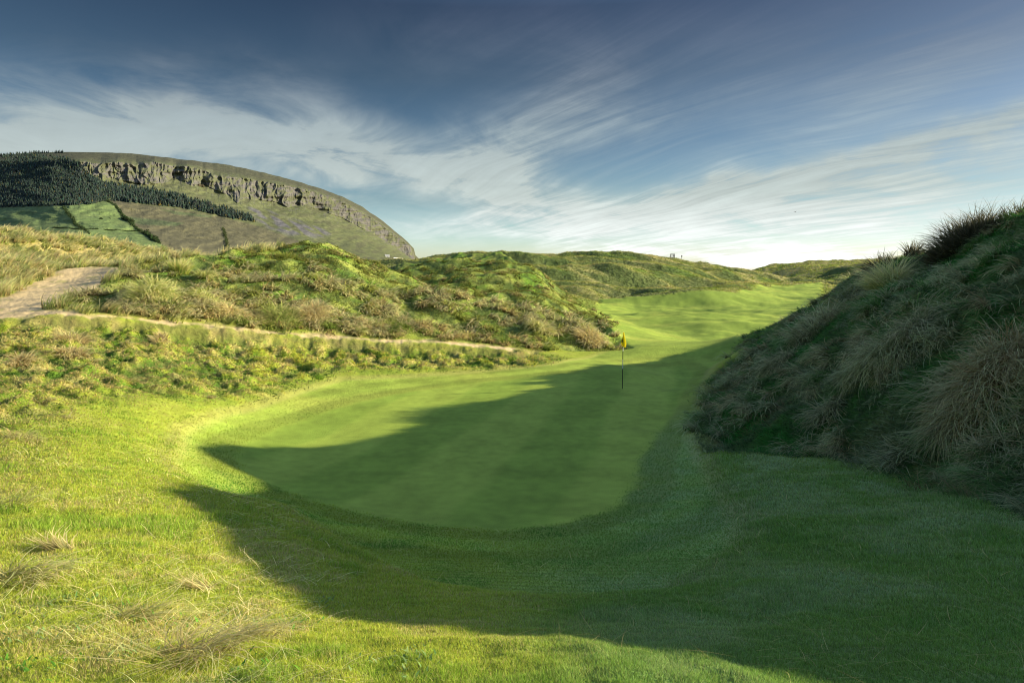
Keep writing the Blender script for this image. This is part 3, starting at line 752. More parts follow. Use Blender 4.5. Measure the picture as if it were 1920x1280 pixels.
tussock(300, 622, 'grey brown tussock under the path on the broken bank', gB, .3, 380, .4, LIT, 2.6, (.2, 1.0, 1.0, 2.0), .8, k=.75)
STK = (np.array([.20, .20, .06]), STRAWP * 1.15, STRAWP)
BRN = (STRAW * .4, STRAWP * 1.1, STRAW * .85)
tussock(360, 1235, 'large swirling bleached tussock flattened on the turf at the bottom left', gF, .16, 315, .42, BRN, 1.5, (.9, 1.3, 1.2, 1.75), .8, k=1.15, nseg=9, csd=.5, cmean=1.6, radial=.4)
tussock(255, 1165, 'pale loop of straw stalks up the slope from the large swirling tussock', gF, .10, 97, .38, STK, 1.6, (.8, 1.3, 1.2, 1.7), .5, k=1.1, nseg=9, csd=.5, cmean=-1.2, radial=.2)
tussock(385, 1105, 'small brown combed tussock lying on smooth turf near the shadow edge', gF, .09, 127, .26, BRN, -1.7, (.8, 1.2, 1.1, 1.6), .3, k=1.15, nseg=9, csd=.45, cmean=1.2, radial=.1)
tussock(120, 1035, 'dark combed tussock on the left side of the near bank', gF, .10, 127, .30, BRN, -1.5, (.8, 1.2, 1.1, 1.6), .35, k=1.15, nseg=9, csd=.45, cmean=1.2, radial=.15)
tussock(40, 1090, 'bleached tussock at the left edge below the dark combed one', gF, .16, 225, .38, STK, 1.3, (.6, 1.2, 1.2, 1.7), .6, k=1.15, nseg=9, csd=.45, cmean=1.2, radial=.3)
tussock(470, 1200, 'small curled tussock right of the large swirling one', gF, .10, 112, .30, BRN, 1.2, (.7, 1.2, 1.2, 1.8), .6, k=1.15, nseg=9, csd=.45, cmean=1.2, radial=.3)
tussock(25, 955, 'straw tussock on the far left of the bank beside bare yellow turf', gF, .2, 195, .36, STK, 1.6, (.6, 1.2, 1.2, 1.8), .6, k=.45, nseg=7, radial=.3)
tussock(40, 820, 'brown tussock at the left edge halfway up to the hummocks', gF, .25, 240, .36, BRN, 1.6, (.3, 1.1, 1.2, 2.0), .8, k=.5, nseg=6, radial=.4)

# added pale blades along the brow, their colour standing in for its sunlit edge
bag = Bag()
brow = np.array([[12, 15.0], [12, 16.1], [12, 18.4], [12, 20.8], [12, 22.4]])
u = rng.uniform(0, 1, 900); ix = np.interp(u, np.linspace(0, 1, 5), brow[:, 0]) + rng.normal(0, .12, 900); iy = np.interp(u, np.linspace(0, 1, 5), brow[:, 1])
b = np.stack([ix, iy, zground(ix, iy)], 1); n = len(b); c1 = jit(np.array([.80, .74, .42]), n, .2)
bag.add(*blades(b, gnormal(ix, iy), rng.normal(-1.2, .9, n), rng.uniform(0, .5, n), rng.uniform(.6, 1.6, n), rng.uniform(.08, .24, n), wpx(np.hypot(ix, iy), .8, .003), c1 * .8, c1, 4))
tag(bag.build('brow_grass', M_MARRAM), 'thin line of grass along the shaded dune brow, coloured pale as if sunlit', 'brow grass', kind='stuff')

# low broad leaved weeds here and there in the near turf
bag = Bag()
cw = np.array([[60, 1255], [230, 1155], [150, 1130], [245, 1225], [25, 1165], [560, 1170], [600, 1130], [330, 1165], [760, 1240], [90, 1200], [470, 1255], [420, 1160]], float)
for px_, py_ in cw:
    c_ = hitxyz(px_, py_); m = int(rng.integers(25, 60))
    x = c_[0] + rng.normal(0, .10, m); y = c_[1] + rng.normal(0, .10, m)
    b = np.stack([x, y, zground(x, y) + .008], 1); c1 = jit(np.array([.15, .33, .05]) if rng.random() < .6 else np.array([.24, .36, .13]), m, .25)
    bag.add(*blades(b, gnormal(x, y), rng.uniform(0, 6.28, m), rng.uniform(.4, .9, m), rng.uniform(1.2, 1.7, m), rng.uniform(.02, .05, m), rng.uniform(.008, .016, m), c1 * .7, c1, 3, rng.uniform(-.3, .3, m)))
tag(bag.build('weeds', M_BLADE), 'low broad leaved weeds scattered in the near turf', 'weeds', kind='stuff')
# ------------------------------------------------------------------ the table mountain, about two kilometres off
def lut(s):
    a = np.array([list(map(float, p.split())) for p in s.split('|')])
    return lambda x: np.interp(x, a[:, 0], a[:, 1])


sk = lut("-420 330|-200 300|0 291|60 286|130 285|200 286|250 288|300 294|360 301|420 308|470 318|520 330|560 341|600 353|640 368|680 388|720 416|750 441|768 457|776 466|779 484")
ct = lut("-420 345|-200 316|0 306|100 302|150 303|190 307|220 303|255 309|290 303|330 313|350 311|385 320|400 328|450 333|490 340|530 346|580 357|640 377|700 411|750 447|770 463|779 486")
cb = lut("-420 352|-200 326|0 318|100 316|150 324|200 333|240 340|275 346|310 343|325 333|345 341|365 350|380 344|400 354|430 366|445 380|460 372|490 374|520 379|540 388|560 384|600 393|640 408|680 428|720 450|750 470|770 483|779 492")
bs = lut("-420 520|400 520|640 510|779 499")
PXC = np.concatenate([np.arange(-420, -20, 4.0), np.arange(-20, 779.1, .62)])
NF, NTL, NC, NT_ = 110, 70, 60, 40
ncol = len(PXC)
S = sk(PXC) + .9 * fbm(PXC / 22, PXC * 0 + 8, 3, 299) * smooth(150, 300, PXC); CTp = ct(PXC) + .8 * fbm(PXC / 24, PXC * 0, 2, 301); CBp = cb(PXC) + .8 * fbm(PXC / 30, PXC * 0 + 3, 2, 303)
CTp = np.maximum(CTp, S + 1.2); CBp = np.maximum(CBp, CTp + 3); B = np.maximum(bs(PXC), CBp + 3)
MID = np.clip(CBp + 55 * np.clip((B - CBp) / 130, .02, 1), CBp + 1, B - .5)
rows = []; kind = []
for a0, a1, m_, kd in [(B, MID, NF, 0), (MID, CBp, NTL, 1), (CBp, CTp, NC, 2), (CTp, S, NT_, 3)]:
    f = np.arange(m_) / m_
    rows.append(a0[:, None] * (1 - f) + a1[:, None] * f); kind += [(kd, x) for x in f]
rows.append(S[:, None]); kind.append((3, 1.0))
PY = np.concatenate(rows, 1); kd = np.array([k[0] for k in kind]); kf = np.array([k[1] for k in kind])
PX = np.repeat(PXC[:, None], PY.shape[1], 1)
far = 860 * np.clip((PX - 130) / 650, 0, 1) ** 1.2 + 420 * smooth(200, -420, PX)
cbS = lut("-420 352|-200 326|0 318|100 317|150 324|200 332|250 338|310 341|370 348|430 360|490 372|560 385|620 398|680 426|720 450|750 470|770 483|779 492")(PXC)
def below(py_): return 820 + 940 * np.clip((B[:, None] - py_) / (B - cbS)[:, None], 0, 1.25) ** .85
Dc = below(CBp[:, None])
D = np.where((kd <= 1)[None], below(PY), np.where((kd == 2)[None], Dc * (1 - kf)[None] + np.maximum(Dc + 18, 1795) * kf[None], np.maximum(Dc + 18, 1795) + 330 * kf[None] ** 1.3)) + far
but = ridged(PX / 38 + .35 * noise(PX / 13, PY / 16, 305), PY / 95, 3, 307, .5)          # buttresses and gullies
wgt = np.where(kd == 2, 1.0, np.where(kd == 1, kf ** 5 * .8, np.where(kd == 3, (1 - kf) ** 4 * .9, .0)))[None]
wgt = wgt * (1 - .80 * smooth(530, 620, PX)) * smooth(60, 150, PX)
D = D - 17 * wgt * but + np.where(kd == 2, 2.2, 0)[None] * fbm(PX / 13, PY / 11, 3, 317)
D = D - np.where(kd == 2, 3.0, .6)[None] * ridged(PX / 8, PY / 18, 2, 309) * smooth(60, 150, PX)
D = D + 22 * fbm(PX / 75, PY / 22, 3, 311) * np.where(kd <= 1, 1, .5)[None] + 3 * fbm(PX / 20, PY / 7, 2, 313)
D = D + np.where(kd == 2, 4.0, 0)[None] * np.sin(PY / 1.9 + 2 * noise(PX / 50, PY / 9, 315)) * (.35 + .65 * smooth(420, 560, PX))    # strata ledges
MV = at(PX, PY, D)
# back slope so that the hill is closed
bk = MV[:, -1:] + np.array([0, 260.0, -25.0]); bk2 = MV[:, -1:] * np.array([1, 1, 0]) + np.array([0, 900.0, -30.0])
edge = smooth(700, 779, PXC)[:, None, None]
bk = bk - np.array([1, 0, 0]) * 30 * edge
MV = np.concatenate([MV, bk, bk2], 1)
nr = MV.shape[1]
PXe = np.concatenate([PX, PX[:, -1:], PX[:, -1:]], 1); PYe = np.concatenate([PY, PY[:, -1:], PY[:, -1:]], 1)
kde = np.concatenate([kd, [3, 3]]); kfe = np.concatenate([kf, [1, 1]])
# cover
na = fbm(PXe / 30, PYe / 10, 4, 321); nb2 = fbm(PXe / 6, PYe / 3, 3, 323); nv2 = ridged(PXe / 7, PYe / 26, 3, 325)
olive = np.array([.250, .300, .080]); moor = np.array([.165, .165, .070]); rock = np.array([.25, .24, .215]); scree = np.array([.25, .25, .27]); field = np.array([.25, .40, .09]); heath = np.array([.22, .21, .085])
mc = np.broadcast_to(olive, MV.shape).copy()
mc = mix(mc, moor, smooth(-.1, .5, na) * .6)
mc = mix(mc, np.array([.12, .15, .05]), smooth(.1, .5, -na + .4 * nb2) * .5)
isr = ((kde == 2)[None] * np.ones_like(PXe))
rk = mix(np.broadcast_to(rock, mc.shape), np.array([.16, .155, .125]), smooth(.1, .8, -nv2 + .2) * .9)
rk = mix(rk, np.array([.45, .42, .34]), smooth(.1, .6, noise(PXe / 40, PYe / 2.2, 327)) * .5 * smooth(380, 520, PXe))
rk = mix(rk, olive * .8, smooth(.15, .5, na + .5 * nb2) * .75)
veg = smooth(-.1, .35, fbm(PXe / 11, PYe / 9, 3, 329) + .25 * noise(PXe / 40, PYe / 40, 330))
band_m = np.maximum(isr * (1 - veg * .75), ((kde == 1) * kfe ** 3)[None] * smooth(.15, .5, nb2 + .3 * noise(PXe / 13, PYe / 30, 339)) * .7)
band_m = np.maximum(band_m, ((kde == 3) * (1 - kfe) ** 2)[None] * smooth(.0, .4, nb2 + .4 * noise(PXe / 15, PYe / 30, 340)) * .6)
mc = mix(mc, rk, band_m * smooth(110, 170, PXe + 10 * nb2))
mc = mix(mc, rock * .8, ((kde == 3) * (1 - kfe) ** 2)[None] * smooth(480, 640, PXe) * smooth(0, .5, nb2 + .2) * .7)
mc = mix(mc, moor * .85, ((kde == 3) * smooth(.1, .5, kfe))[None] * np.ones_like(PXe) * .8)


def ipoly(s): return np.array([list(map(float, p.split())) for p in s.split('|')])


def pin(px, py, pg, soft=3.0):
    d = np.full(px.shape, 1e9); ins = np.zeros(px.shape, bool)
    for k in range(len(pg)):
        (x0, y0), (x1, y1) = pg[k], pg[(k + 1) % len(pg)]
        ex, ey = x1 - x0, y1 - y0
        h = np.clip(((px - x0) * ex + (py - y0) * ey) / (ex * ex + ey * ey + 1e-9), 0, 1)
        d = np.minimum(d, np.hypot(px - x0 - h * ex, py - y0 - h * ey))
        c = (y0 <= py) != (y1 <= py)
        ins ^= c & (px < x0 + (py - y0) * ex / (ey if abs(ey) > 1e-9 else 1e-9))
    return smooth(-soft, soft, np.where(ins, d, -d))


f_all = pin(PXe, PYe, ipoly("-420 390|0 390|120 386|200 376|222 392|236 410|252 428|275 444|310 462|330 480|330 530|-420 530"), 1.5)
f_heath = pin(PXe, PYe, ipoly("200 374|260 382|330 392|400 404|470 420|520 437|560 452|560 480|420 500|320 480|276 442|250 425|232 404|215 386"), 2)
mc = mix(mc, heath, f_heath)
mc = mix(mc, np.array([.14, .24, .06]), f_heath * np.maximum(pin(PXe, PYe, ipoly("232 405|290 412|345 418|330 424|262 421|238 414"), 2), pin(PXe, PYe, ipoly("300 392|340 397|400 405|395 408|330 402"), 2)) * .8)
mc = mix(mc, np.array([.12, .11, .06]), f_heath * smooth(.0, .5, nb2) * .5)
mc = mix(mc, field, f_all)
mc = mix(mc, np.array([.33, .47, .12]), f_all * smooth(-.1, .4, noise(PXe / 70, PYe / 4.5, 331)) * .7)
mc = mix(mc, np.array([.12, .22, .06]), f_all * smooth(.2, .5, noise(PXe / 40, PYe / 2.6, 333)) * .6)
f_scr = pin(PXe, PYe, ipoly("466 388|500 392|540 410|590 420|620 438|600 446|540 440|500 426|476 408"), 6)
mc = mix(mc, scree, f_scr * smooth(-.15, .3, noise(PXe / 16 - PYe / 8, PYe / 30 + PXe / 60, 335) + .1))
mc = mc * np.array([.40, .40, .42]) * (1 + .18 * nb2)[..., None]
mc = np.clip(mix(mc, np.array([.17, .19, .20]), np.full(PXe.shape, .16)), .01, .9)      # distance haze mixed into the surface colour
qi, qj = np.meshgrid(np.arange(ncol - 1), np.arange(nr - 1), indexing='ij')
mq = np.stack([qi * nr + qj, (qi + 1) * nr + qj, (qi + 1) * nr + qj + 1, qi * nr + qj + 1], -1).reshape(-1, 4)
M_HILL = ground_mat('hillside', [(.06, 6.0, .5), (.25, 1.6, .6)], grain=.25, gscale=.05)
isf = ((f_all[:-1, :-1] + f_all[1:, 1:]) > 1).ravel()
for nm, sel, lb in [('mountain', ~isf, 'flat topped mountain with a cliff band falling to the right'), ('fields', isf, 'green pasture fields on the lower slope of the mountain')]:
    q = mq[sel]; used, inv = np.unique(q, return_inverse=True)
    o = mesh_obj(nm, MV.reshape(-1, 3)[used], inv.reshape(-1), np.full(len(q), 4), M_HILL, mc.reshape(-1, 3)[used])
    tag(o, lb, kind='structure')


def onhill(px, py):
    """Point of the hillside seen at a photo position."""
    px = np.atleast_1d(np.asarray(px, float)); py = np.atleast_1d(np.asarray(py, float))
    i = np.clip(np.searchsorted(PXC, px), 0, ncol - 1)
    out = np.empty((len(px), 3))
    for k in range(len(px)):
        col = PY[i[k]][::-1]; d = D[i[k]][::-1]
        out[k] = at(px[k], py[k], np.interp(py[k], col, d))
    return out


# conifer plantation: reads as one dark mass
FP = ipoly("-60 300|0 292|60 289|120 296|150 310|165 328|195 345|235 351|300 361|360 374|420 391|470 408|480 417|440 412|400 402|330 389|250 381|200 376|170 384|0 389|-60 390")
tx = rng.uniform(-60, 485, 34000); ty = rng.uniform(286, 420, 34000)
ok = pin(tx, ty, FP, .5) > .5
tx, ty = tx[ok], ty[ok]
dens = smooth(-.45, .1, fbm(tx / 22, ty / 12, 3, 341)) + .35
ok = rng.random(len(tx)) < dens
tx, ty = tx[ok][:9500], ty[ok][:9500]
e_x = rng.uniform(-10, 120, 120); tx = np.concatenate([tx, e_x]); ty = np.concatenate([ty, sk(e_x) + 2.0])
tp = onhill(tx, ty); nt3 = len(tp)
hh = rng.uniform(7, 14.5, nt3) * (.75 + .4 * smooth(60, 300, tx)); rw = hh * rng.uniform(.16, .24, nt3)
bag = Bag(); K = 6
for lev, (z0, z1, rs) in enumerate([(.05, .55, 1.0), (.35, .8, .72), (.6, 1.0, .45)]):
    ang = np.arange(K) / K * 2 * math.pi
    a = ang[None] + rng.uniform(0, 6.28, nt3)[:, None]
    rad = (rw * rs)[:, None] * rng.uniform(.7, 1.25, (nt3, K))
    v = np.empty((nt3, K + 1, 3))
    v[:, :K, 0] = tp[:, 0, None] + rad * np.cos(a); v[:, :K, 1] = tp[:, 1, None] + rad * np.sin(a); v[:, :K, 2] = (tp[:, 2] + hh * z0)[:, None] + rng.uniform(-.05, .05, (nt3, K)) * hh[:, None]
    v[:, K] = tp; v[:, K, 2] += hh * z1; v[:, K, :2] += rng.normal(0, .3, (nt3, 2))
    f = np.array([[k_, (k_ + 1) % K, K] for k_ in range(K)]).ravel()
    fi = (f[None] + (np.arange(nt3) * (K + 1))[:, None]).ravel()
    tc_ = jit(np.array([.055, .082, .070]), nt3, .35); tc_ = np.where((rng.random(nt3) < .02)[:, None], np.array([.16, .14, .05]), tc_)
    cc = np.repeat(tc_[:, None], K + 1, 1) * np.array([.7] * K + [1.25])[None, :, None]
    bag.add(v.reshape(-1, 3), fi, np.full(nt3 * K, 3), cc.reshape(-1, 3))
tag(bag.build('conifer_forest', M_BLADE), 'dark conifer plantation on the left slope of the mountain', 'forest', kind='stuff')


def leafy(path, rad, n, col):
    """A rough strip or clump of many small leaf faces along a line on the hillside."""
    path = np.asarray(path, float); c = onhill(path[:, 0], path[:, 1])
    seg = np.linalg.norm(np.diff(c, axis=0), axis=1) if len(c) > 1 else np.array([0.])
    s = np.concatenate([[0], np.cumsum(seg)]) if len(c) > 1 else np.array([0.])
    u = rng.uniform(0, s[-1] if len(c) > 1 else 0, n)
    p = np.stack([np.interp(u, s, c[:, k]) for k in range(3)], 1) if len(c) > 1 else np.repeat(c, n, 0)
    lump = rad * (.55 + .6 * np.abs(noise(u / (rad * 2.2), u * 0 + path[0, 0], 351)) * 2)
    q = rng.normal(0, 1, (n, 3)); q /= np.linalg.norm(q, axis=1, keepdims=True); q *= (lump * rng.random(n) ** .4)[:, None]; q[:, 2] = np.abs(q[:, 2]) * 1.1
    p = p + q
    sz = rad * .28
    tri = p[:, None] + rng.normal(0, sz, (n, 3, 3))
    cc = np.repeat(jit(col, n, .3)[:, None], 3, 1)
    o0 = c.mean(0)
    return tri.reshape(-1, 3) - o0, np.arange(n * 3), np.full(n, 3), cc.reshape(-1, 3), o0


def hedge(path, rad, n, label, name='hedgerow', cat='hedgerow', col=(.045, .07, .03), group=None):
    v, f, s, c, o0 = leafy(path, rad, n, np.array(col))
    o = mesh_obj(name, v, f, s, M_BLADE, np.clip(c, .005, .9)); o.location = o0
    tag(o, label, cat, group)
    return o


gH = 'hedgerows dividing the fields'
hedge([(119, 388), (126, 399), (138, 412), (142, 422), (158, 430), (168, 440)], 4.2, 1500, 'left hedgerow running down between the two upper green fields', group=gH)
hedge([(200, 377), (216, 386), (224, 395), (229, 404), (240, 412), (250, 424), (266, 436), (284, 448), (300, 458)], 4.6, 2200, 'longest hedgerow between the green fields and the brown heath', group=gH)
hedge([(232, 410), (246, 418)], 8.0, 700, 'thick dark bush clump midway down the longest hedgerow', 'bush', 'bush')
hedge([(272, 438), (296, 455)], 7.0, 900, 'dark thicket at the lower end of the longest hedgerow', 'thicket', 'thicket')
hedge([(100, 427), (150, 431), (184, 430)], 2.8, 1700, 'thin hedgerow crossing the lower left field', group=gH)
hedge([(195, 431), (240, 434), (262, 433)], 2.4, 1500, 'thin hedgerow crossing the field right of the left hedgerow', group=gH)
hedge([(189, 411)], 4.0, 130, 'lone round bush in the middle of the upper right field', 'bush', 'bush')
hedge([(206, 410)], 2.4, 70, 'tiny shrub right of the lone round bush in the upper field', 'shrub', 'shrub')
hedge([(292, 446)], 5.0, 170, 'rounded tree beside the thicket at the lower end of the fields', 'small_tree', 'tree')
hedge([(418, 428), (424, 448), (428, 470)], 4.5, 1100, 'scrub line running down the brown heath right of the fields', 'scrub_strip', 'scrub', (.07, .09, .04))
hedge([(382, 352), (372, 348)], 7.0, 240, 'grassy boulder knoll under the cliffs above the plantation', 'rock_outcrop', 'outcrop', (.16, .15, .10))

# the small pale buildings at the foot of the hill
def box_bm(bm, cx, cy, cz, sx, sy, sz):
    import bmesh
    from mathutils import Matrix
    bmesh.ops.create_cube(bm, size=1, matrix=Matrix.Translation((cx, cy, cz)) @ Matrix.Diagonal((sx, sy, sz, 1)))


import bmesh
def bm_obj(name, bm, mat, parent=None, bevel=0):
    if bevel: bmesh.ops.bevel(bm, geom=bm.edges[:], offset=bevel, segments=2, affect='EDGES', profile=.5)
    me = bpy.data.meshes.new(name); bm.to_mesh(me); bm.free(); me.materials.append(mat)
    o = bpy.data.objects.new(name, me); COL.objects.link(o)
    if parent: o.parent = parent
    return o


M_LIME = plain_mat('limewash', (.80, .80, .78), .8, 2, .06); M_SLATE = plain_mat('slate', (.42, .44, .48), .6, 3, .2); M_DOOR = plain_mat('painted_wood', (.10, .14, .20), .5, 3, .2); M_STONE = plain_mat('field_stone', (.38, .36, .32), .9, .8, .3, .3)


def empty(name, loc, label, cat, group=None, rz=0):
    o = bpy.data.objects.new(name, None); COL.objects.link(o); o.location = loc; o.rotation_euler = (0, 0, rz)
    return tag(o, label, cat, group)


hp = onhill([726], [482])[0]
hs = hp[1] / 900.0
h = empty('cottage', hp, 'white gabled cottage at the foot of the mountain between the dunes', 'cottage', rz=.35); h.scale = (1.35, 1.35, 1.35)
bm = bmesh.new(); box_bm(bm, 0, 0, 1.6, 10, 5.5, 3.2)
bmesh.ops.create_cone(bm, cap_ends=True, segments=3, radius1=.01, radius2=.01, depth=.01)
bm_obj('wall', bm, M_LIME, h)
bm = bmesh.new()
vs = [bm.verts.new(p) for p in [(-5.2, -3, 3.1), (5.2, -3, 3.1), (5.2, 0, 5.4), (-5.2, 0, 5.4), (5.2, 3, 3.1), (-5.2, 3, 3.1)]]
for f in [(0, 1, 2, 3), (3, 2, 4, 5), (1, 4, 2), (0, 3, 5), (0, 5, 4, 1)]: bm.faces.new([vs[i] for i in f])
rf = bm_obj('roof', bm, M_SLATE, h)
for sx in (-4.3, 4.3):
    bm = bmesh.new(); box_bm(bm, sx, 0, 5.8, .9, .7, 1.4); bm_obj('chimney', bm, M_LIME, rf)
bm = bmesh.new(); box_bm(bm, 0, -2.76, 1.0, 1.0, .06, 2.0); bm_obj('door', bm, M_DOOR, h)
for sx in (-3, 3):
    bm = bmesh.new(); box_bm(bm, sx, -2.76, 1.7, 1.1, .06, 1.1); bm_obj('window', bm, M_DOOR, h)
wp = onhill([738, 756], [484, 485])
bm = bmesh.new(); L_ = np.linalg.norm(wp[1] - wp[0]); 
for k in range(14): box_bm(bm, -L_ / 2 + (k + .5) * L_ / 14, .05 * (k % 3), .7 + .1 * (k % 2), L_ / 14 * .98, .6, 1.5 + .2 * (k % 2))
o = bm_obj('garden_wall', bm, M_LIME); o.location = wp.mean(0); o.rotation_euler = (0, 0, math.atan2(wp[1, 1] - wp[0, 1], wp[1, 0] - wp[0, 0]))
tag(o, 'pale garden wall running right from the white cottage', 'wall')
# ------------------------------------------------------------------ flagstick, far timber frame, far post, bird
M_WHITE = plain_mat('white_enamel', (.80, .80, .78), .4, 20, .05); M_BLACK = plain_mat('black_enamel', (.02, .025, .025), .4, 20, .2)
M_FLAG = grass_mat('yellow_nylon', .45); M_TIMBER = plain_mat('weathered_timber', (.10, .08, .06), .9, 6, .3); M_BIRD = plain_mat('dark_feather', (.05, .05, .05), .8, 10, .2); M_EMB = plain_mat('dark_print', (.05, .06, .04), .7, 20, .2)


def tube(bm, p0, p1, r0, r1=None, seg=12):
    from mathutils import Vector as Vec
    r1 = r0 if r1 is None else r1
    p0 = Vec(p0); p1 = Vec(p1); d = p1 - p0
    m = d.to_track_quat('Z', 'Y').to_matrix().to_4x4(); m.translation = (p0 + p1) / 2
    bmesh.ops.create_cone(bm, cap_ends=True, segments=seg, radius1=r0, radius2=r1, depth=d.length, matrix=m)


fp = hitxyz(1167, 720); fp[2] = float(zground(np.array([fp[0]]), np.array([fp[1]]))[0])
HP = 108 / F * fp[1] * 1.0
fl = empty('golf_flagstick', fp, 'golf flagstick with limp yellow flag standing in the green', 'flagstick')
bm = bmesh.new(); tube(bm, (0, 0, -.12), (0, 0, HP), .010, .009); bm_obj('pole', bm, M_WHITE, fl)
for z0, z1 in [(0.0, .355), (.52, .665)]:
    bm = bmesh.new(); tube(bm, (0, 0, z0 * HP), (0, 0, z1 * HP), .0140); b_ = bm_obj('band', bm, M_BLACK, fl); b_['label'] = 'black band'
for z0, z1 in [(.355, .52), (.665, .76)]:
    bm = bmesh.new(); tube(bm, (0, 0, z0 * HP), (0, 0, z1 * HP), .0135); b_ = bm_obj('band', bm, M_WHITE, fl); b_['label'] = 'white band'
# the flag hangs from the top of the pole in folds
U, Wd = 26, 22
fv = []
for i in range(U + 1):
    u = i / U
    for j in range(Wd + 1):
        w_ = j / Wd
        drop = u * .50
        wid = (.05 + .15 * smooth(.15, .75, u)) * (1 - .25 * smooth(.8, 1, u))
        sgn = (w_ - .42)
        fold = .045 * math.sin(w_ * 9 + u * 2.2) * (.3 + u) 
        fv.append((sgn * wid * 1.0 + .012 * math.sin(u * 7), -.022 - abs(fold) * .9 - .02 * math.sin(w_ * 3), HP - .005 - drop - .07 * (w_ * (1 - w_)) * u * 4 * .5 - .03 * w_ * u))
ff = []
for i in range(U):
    for j in range(Wd):
        a = i * (Wd + 1) + j; ff += [a, a + 1, a + Wd + 2, a + Wd + 1]
fcol = np.array([.97, .80, .03]) * (1 + .12 * noise(np.array(fv)[:, 0] * 40, np.array(fv)[:, 2] * 14, 5))[:, None]
flag = mesh_obj('flag', np.array(fv), np.array(ff), np.full(U * Wd, 4), M_FLAG, np.clip(fcol, 0, .98), parent=fl)
ev = []; ef = []
def flagpt(u, w_): 
    i = min(U - 1, int(u * U)); j = min(Wd - 1, int(w_ * Wd)); p = fv[i * (Wd + 1) + j]; return (p[0], p[1] - .012, p[2])
for (u0, u1, w0, w1) in [(.50, .70, .14, .36)]:
    k0 = len(ev)
    for a in range(6):
        for b_ in range(6): ev.append(flagpt(u0 + (u1 - u0) * a / 5, w0 + (w1 - w0) * b_ / 5))
    for a in range(5):
        for b_ in range(5): q_ = k0 + a * 6 + b_; ef += [q_, q_ + 1, q_ + 7, q_ + 6]
emb = mesh_obj('emblem', np.array(ev), np.array(ef), np.full(len(ef) // 4, 4), M_EMB, parent=flag)

def brow_at(px, r0=90, r1=200):
    t = float(np.arctan2((px - 960) / F, CP)); i = int(np.searchsorted(TH, t)); sel = np.where((np.exp(VV) > r0) & (np.exp(VV) < r1))[0]
    j = sel[np.argmax(EL[i, sel])]
    return np.array([X[i, j], Y[i, j], Zg[i, j]])


tp_ = brow_at(1257)
sc_ = tp_[1] / F
fr = empty('timber_frame', tp_, 'dark timber post and beam frame on the skyline of the far dunes', 'timber frame')
hgt = 6.0 * sc_
for x_ in (-3.7, -1.0, 1.4, 3.6):
    bm = bmesh.new(); box_bm(bm, x_ * sc_, 0, hgt / 2 - .5, .12, .12, hgt + .9); bm_obj('post', bm, M_TIMBER, fr)
bm = bmesh.new(); box_bm(bm, 0, 0, hgt + .03, 8.2 * sc_, .16, .15); bm_obj('beam', bm, M_TIMBER, fr)
bm = bmesh.new(); box_bm(bm, 2.5 * sc_, 0, hgt * .5, 2.0 * sc_, .08, .10); bm_obj('rail', bm, M_TIMBER, fr)
tp_ = brow_at(1273); sc_ = tp_[1] / F
mp = empty('marker_post', tp_, 'thin marker post with a small board right of the timber frame', 'marker post')
bm = bmesh.new(); tube(bm, (0, 0, -.4), (0, 0, 8 * sc_), .04, seg=8); bm_obj('post', bm, M_TIMBER, mp)
bm = bmesh.new(); box_bm(bm, 0, -.06, 6.5 * sc_, 2.2 * sc_, .05, 2.6 * sc_); bm_obj('board', bm, M_TIMBER, mp)

bp_ = at(1491, 397, 140.0)
bd = empty('bird', bp_, 'tiny dark bird gliding in the sky above the far dunes', 'bird', rz=.5)
bm = bmesh.new()
ring = []
for k, (x_, r_) in enumerate([(-.20, .01), (-.12, .035), (0, .055), (.10, .045), (.16, .03), (.21, .022), (.25, .004)]):
    ring.append([bm.verts.new((x_, r_ * math.cos(a * math.pi / 4), r_ * math.sin(a * math.pi / 4))) for a in range(8)])
for a in range(len(ring) - 1):
    for b_ in range(8): bm.faces.new([ring[a][b_], ring[a][(b_ + 1) % 8], ring[a + 1][(b_ + 1) % 8], ring[a + 1][b_]])
bm_obj('body', bm, M_BIRD, bd)
for sgn in (-1, 1):
    bm = bmesh.new(); pv_ = [(.08, .03, .02), (.10, .22, .09), (.05, .44, .05), (0, .30, .06), (-.05, .03, .02)]
    a_ = [bm.verts.new((x_, sgn * y_, z_)) for x_, y_, z_ in pv_]; c_ = [bm.verts.new((x_, sgn * y_, z_ - .012)) for x_, y_, z_ in pv_]
    bm.faces.new(a_); bm.faces.new(c_[::-1])
    for k in range(5): bm.faces.new([a_[k], a_[(k + 1) % 5], c_[(k + 1) % 5], c_[k]])
    bm_obj('wing', bm, M_BIRD, bd)
# ------------------------------------------------------------------ sky, sun, camera
w = bpy.data.worlds.new('World'); scene.world = w; w.use_nodes = True
nt = w.node_tree; nt.nodes.clear(); N = nt.nodes.new; L = nt.links.new
wo = N('ShaderNodeOutputWorld'); bg = N('ShaderNodeBackground'); L(bg.outputs[0], wo.inputs[0])
sky = N('ShaderNodeTexSky'); sky.sky_type = 'NISHITA'; sky.sun_disc = False
sky.sun_elevation = SUN_EL; sky.sun_rotation = SUN_AZ; sky.air_density = 1.2; sky.dust_density = .6; sky.ozone_density = 2.0
bg.inputs['Strength'].default_value = .0556
L(sky.outputs[0], bg.inputs['Color'])
def M(op, a, b=None, c=None, clamp=False):
    n_ = N('ShaderNodeMath'); n_.operation = op; n_.use_clamp = clamp
    for k, x_ in enumerate((a, b, c)):
        if x_ is None: continue
        if isinstance(x_, (int, float)): n_.inputs[k].default_value = x_
        else: L(x_, n_.inputs[k])
    return n_.outputs[0]


def ramp(fac, stops):
    r_ = N('ShaderNodeValToRGB'); e = r_.color_ramp.elements
    while len(e) < len(stops): e.new(.5)
    for k, (p_, c_) in enumerate(stops): e[k].position = p_; e[k].color = (*c_, 1)
    L(fac, r_.inputs[0]); return r_.outputs[0]


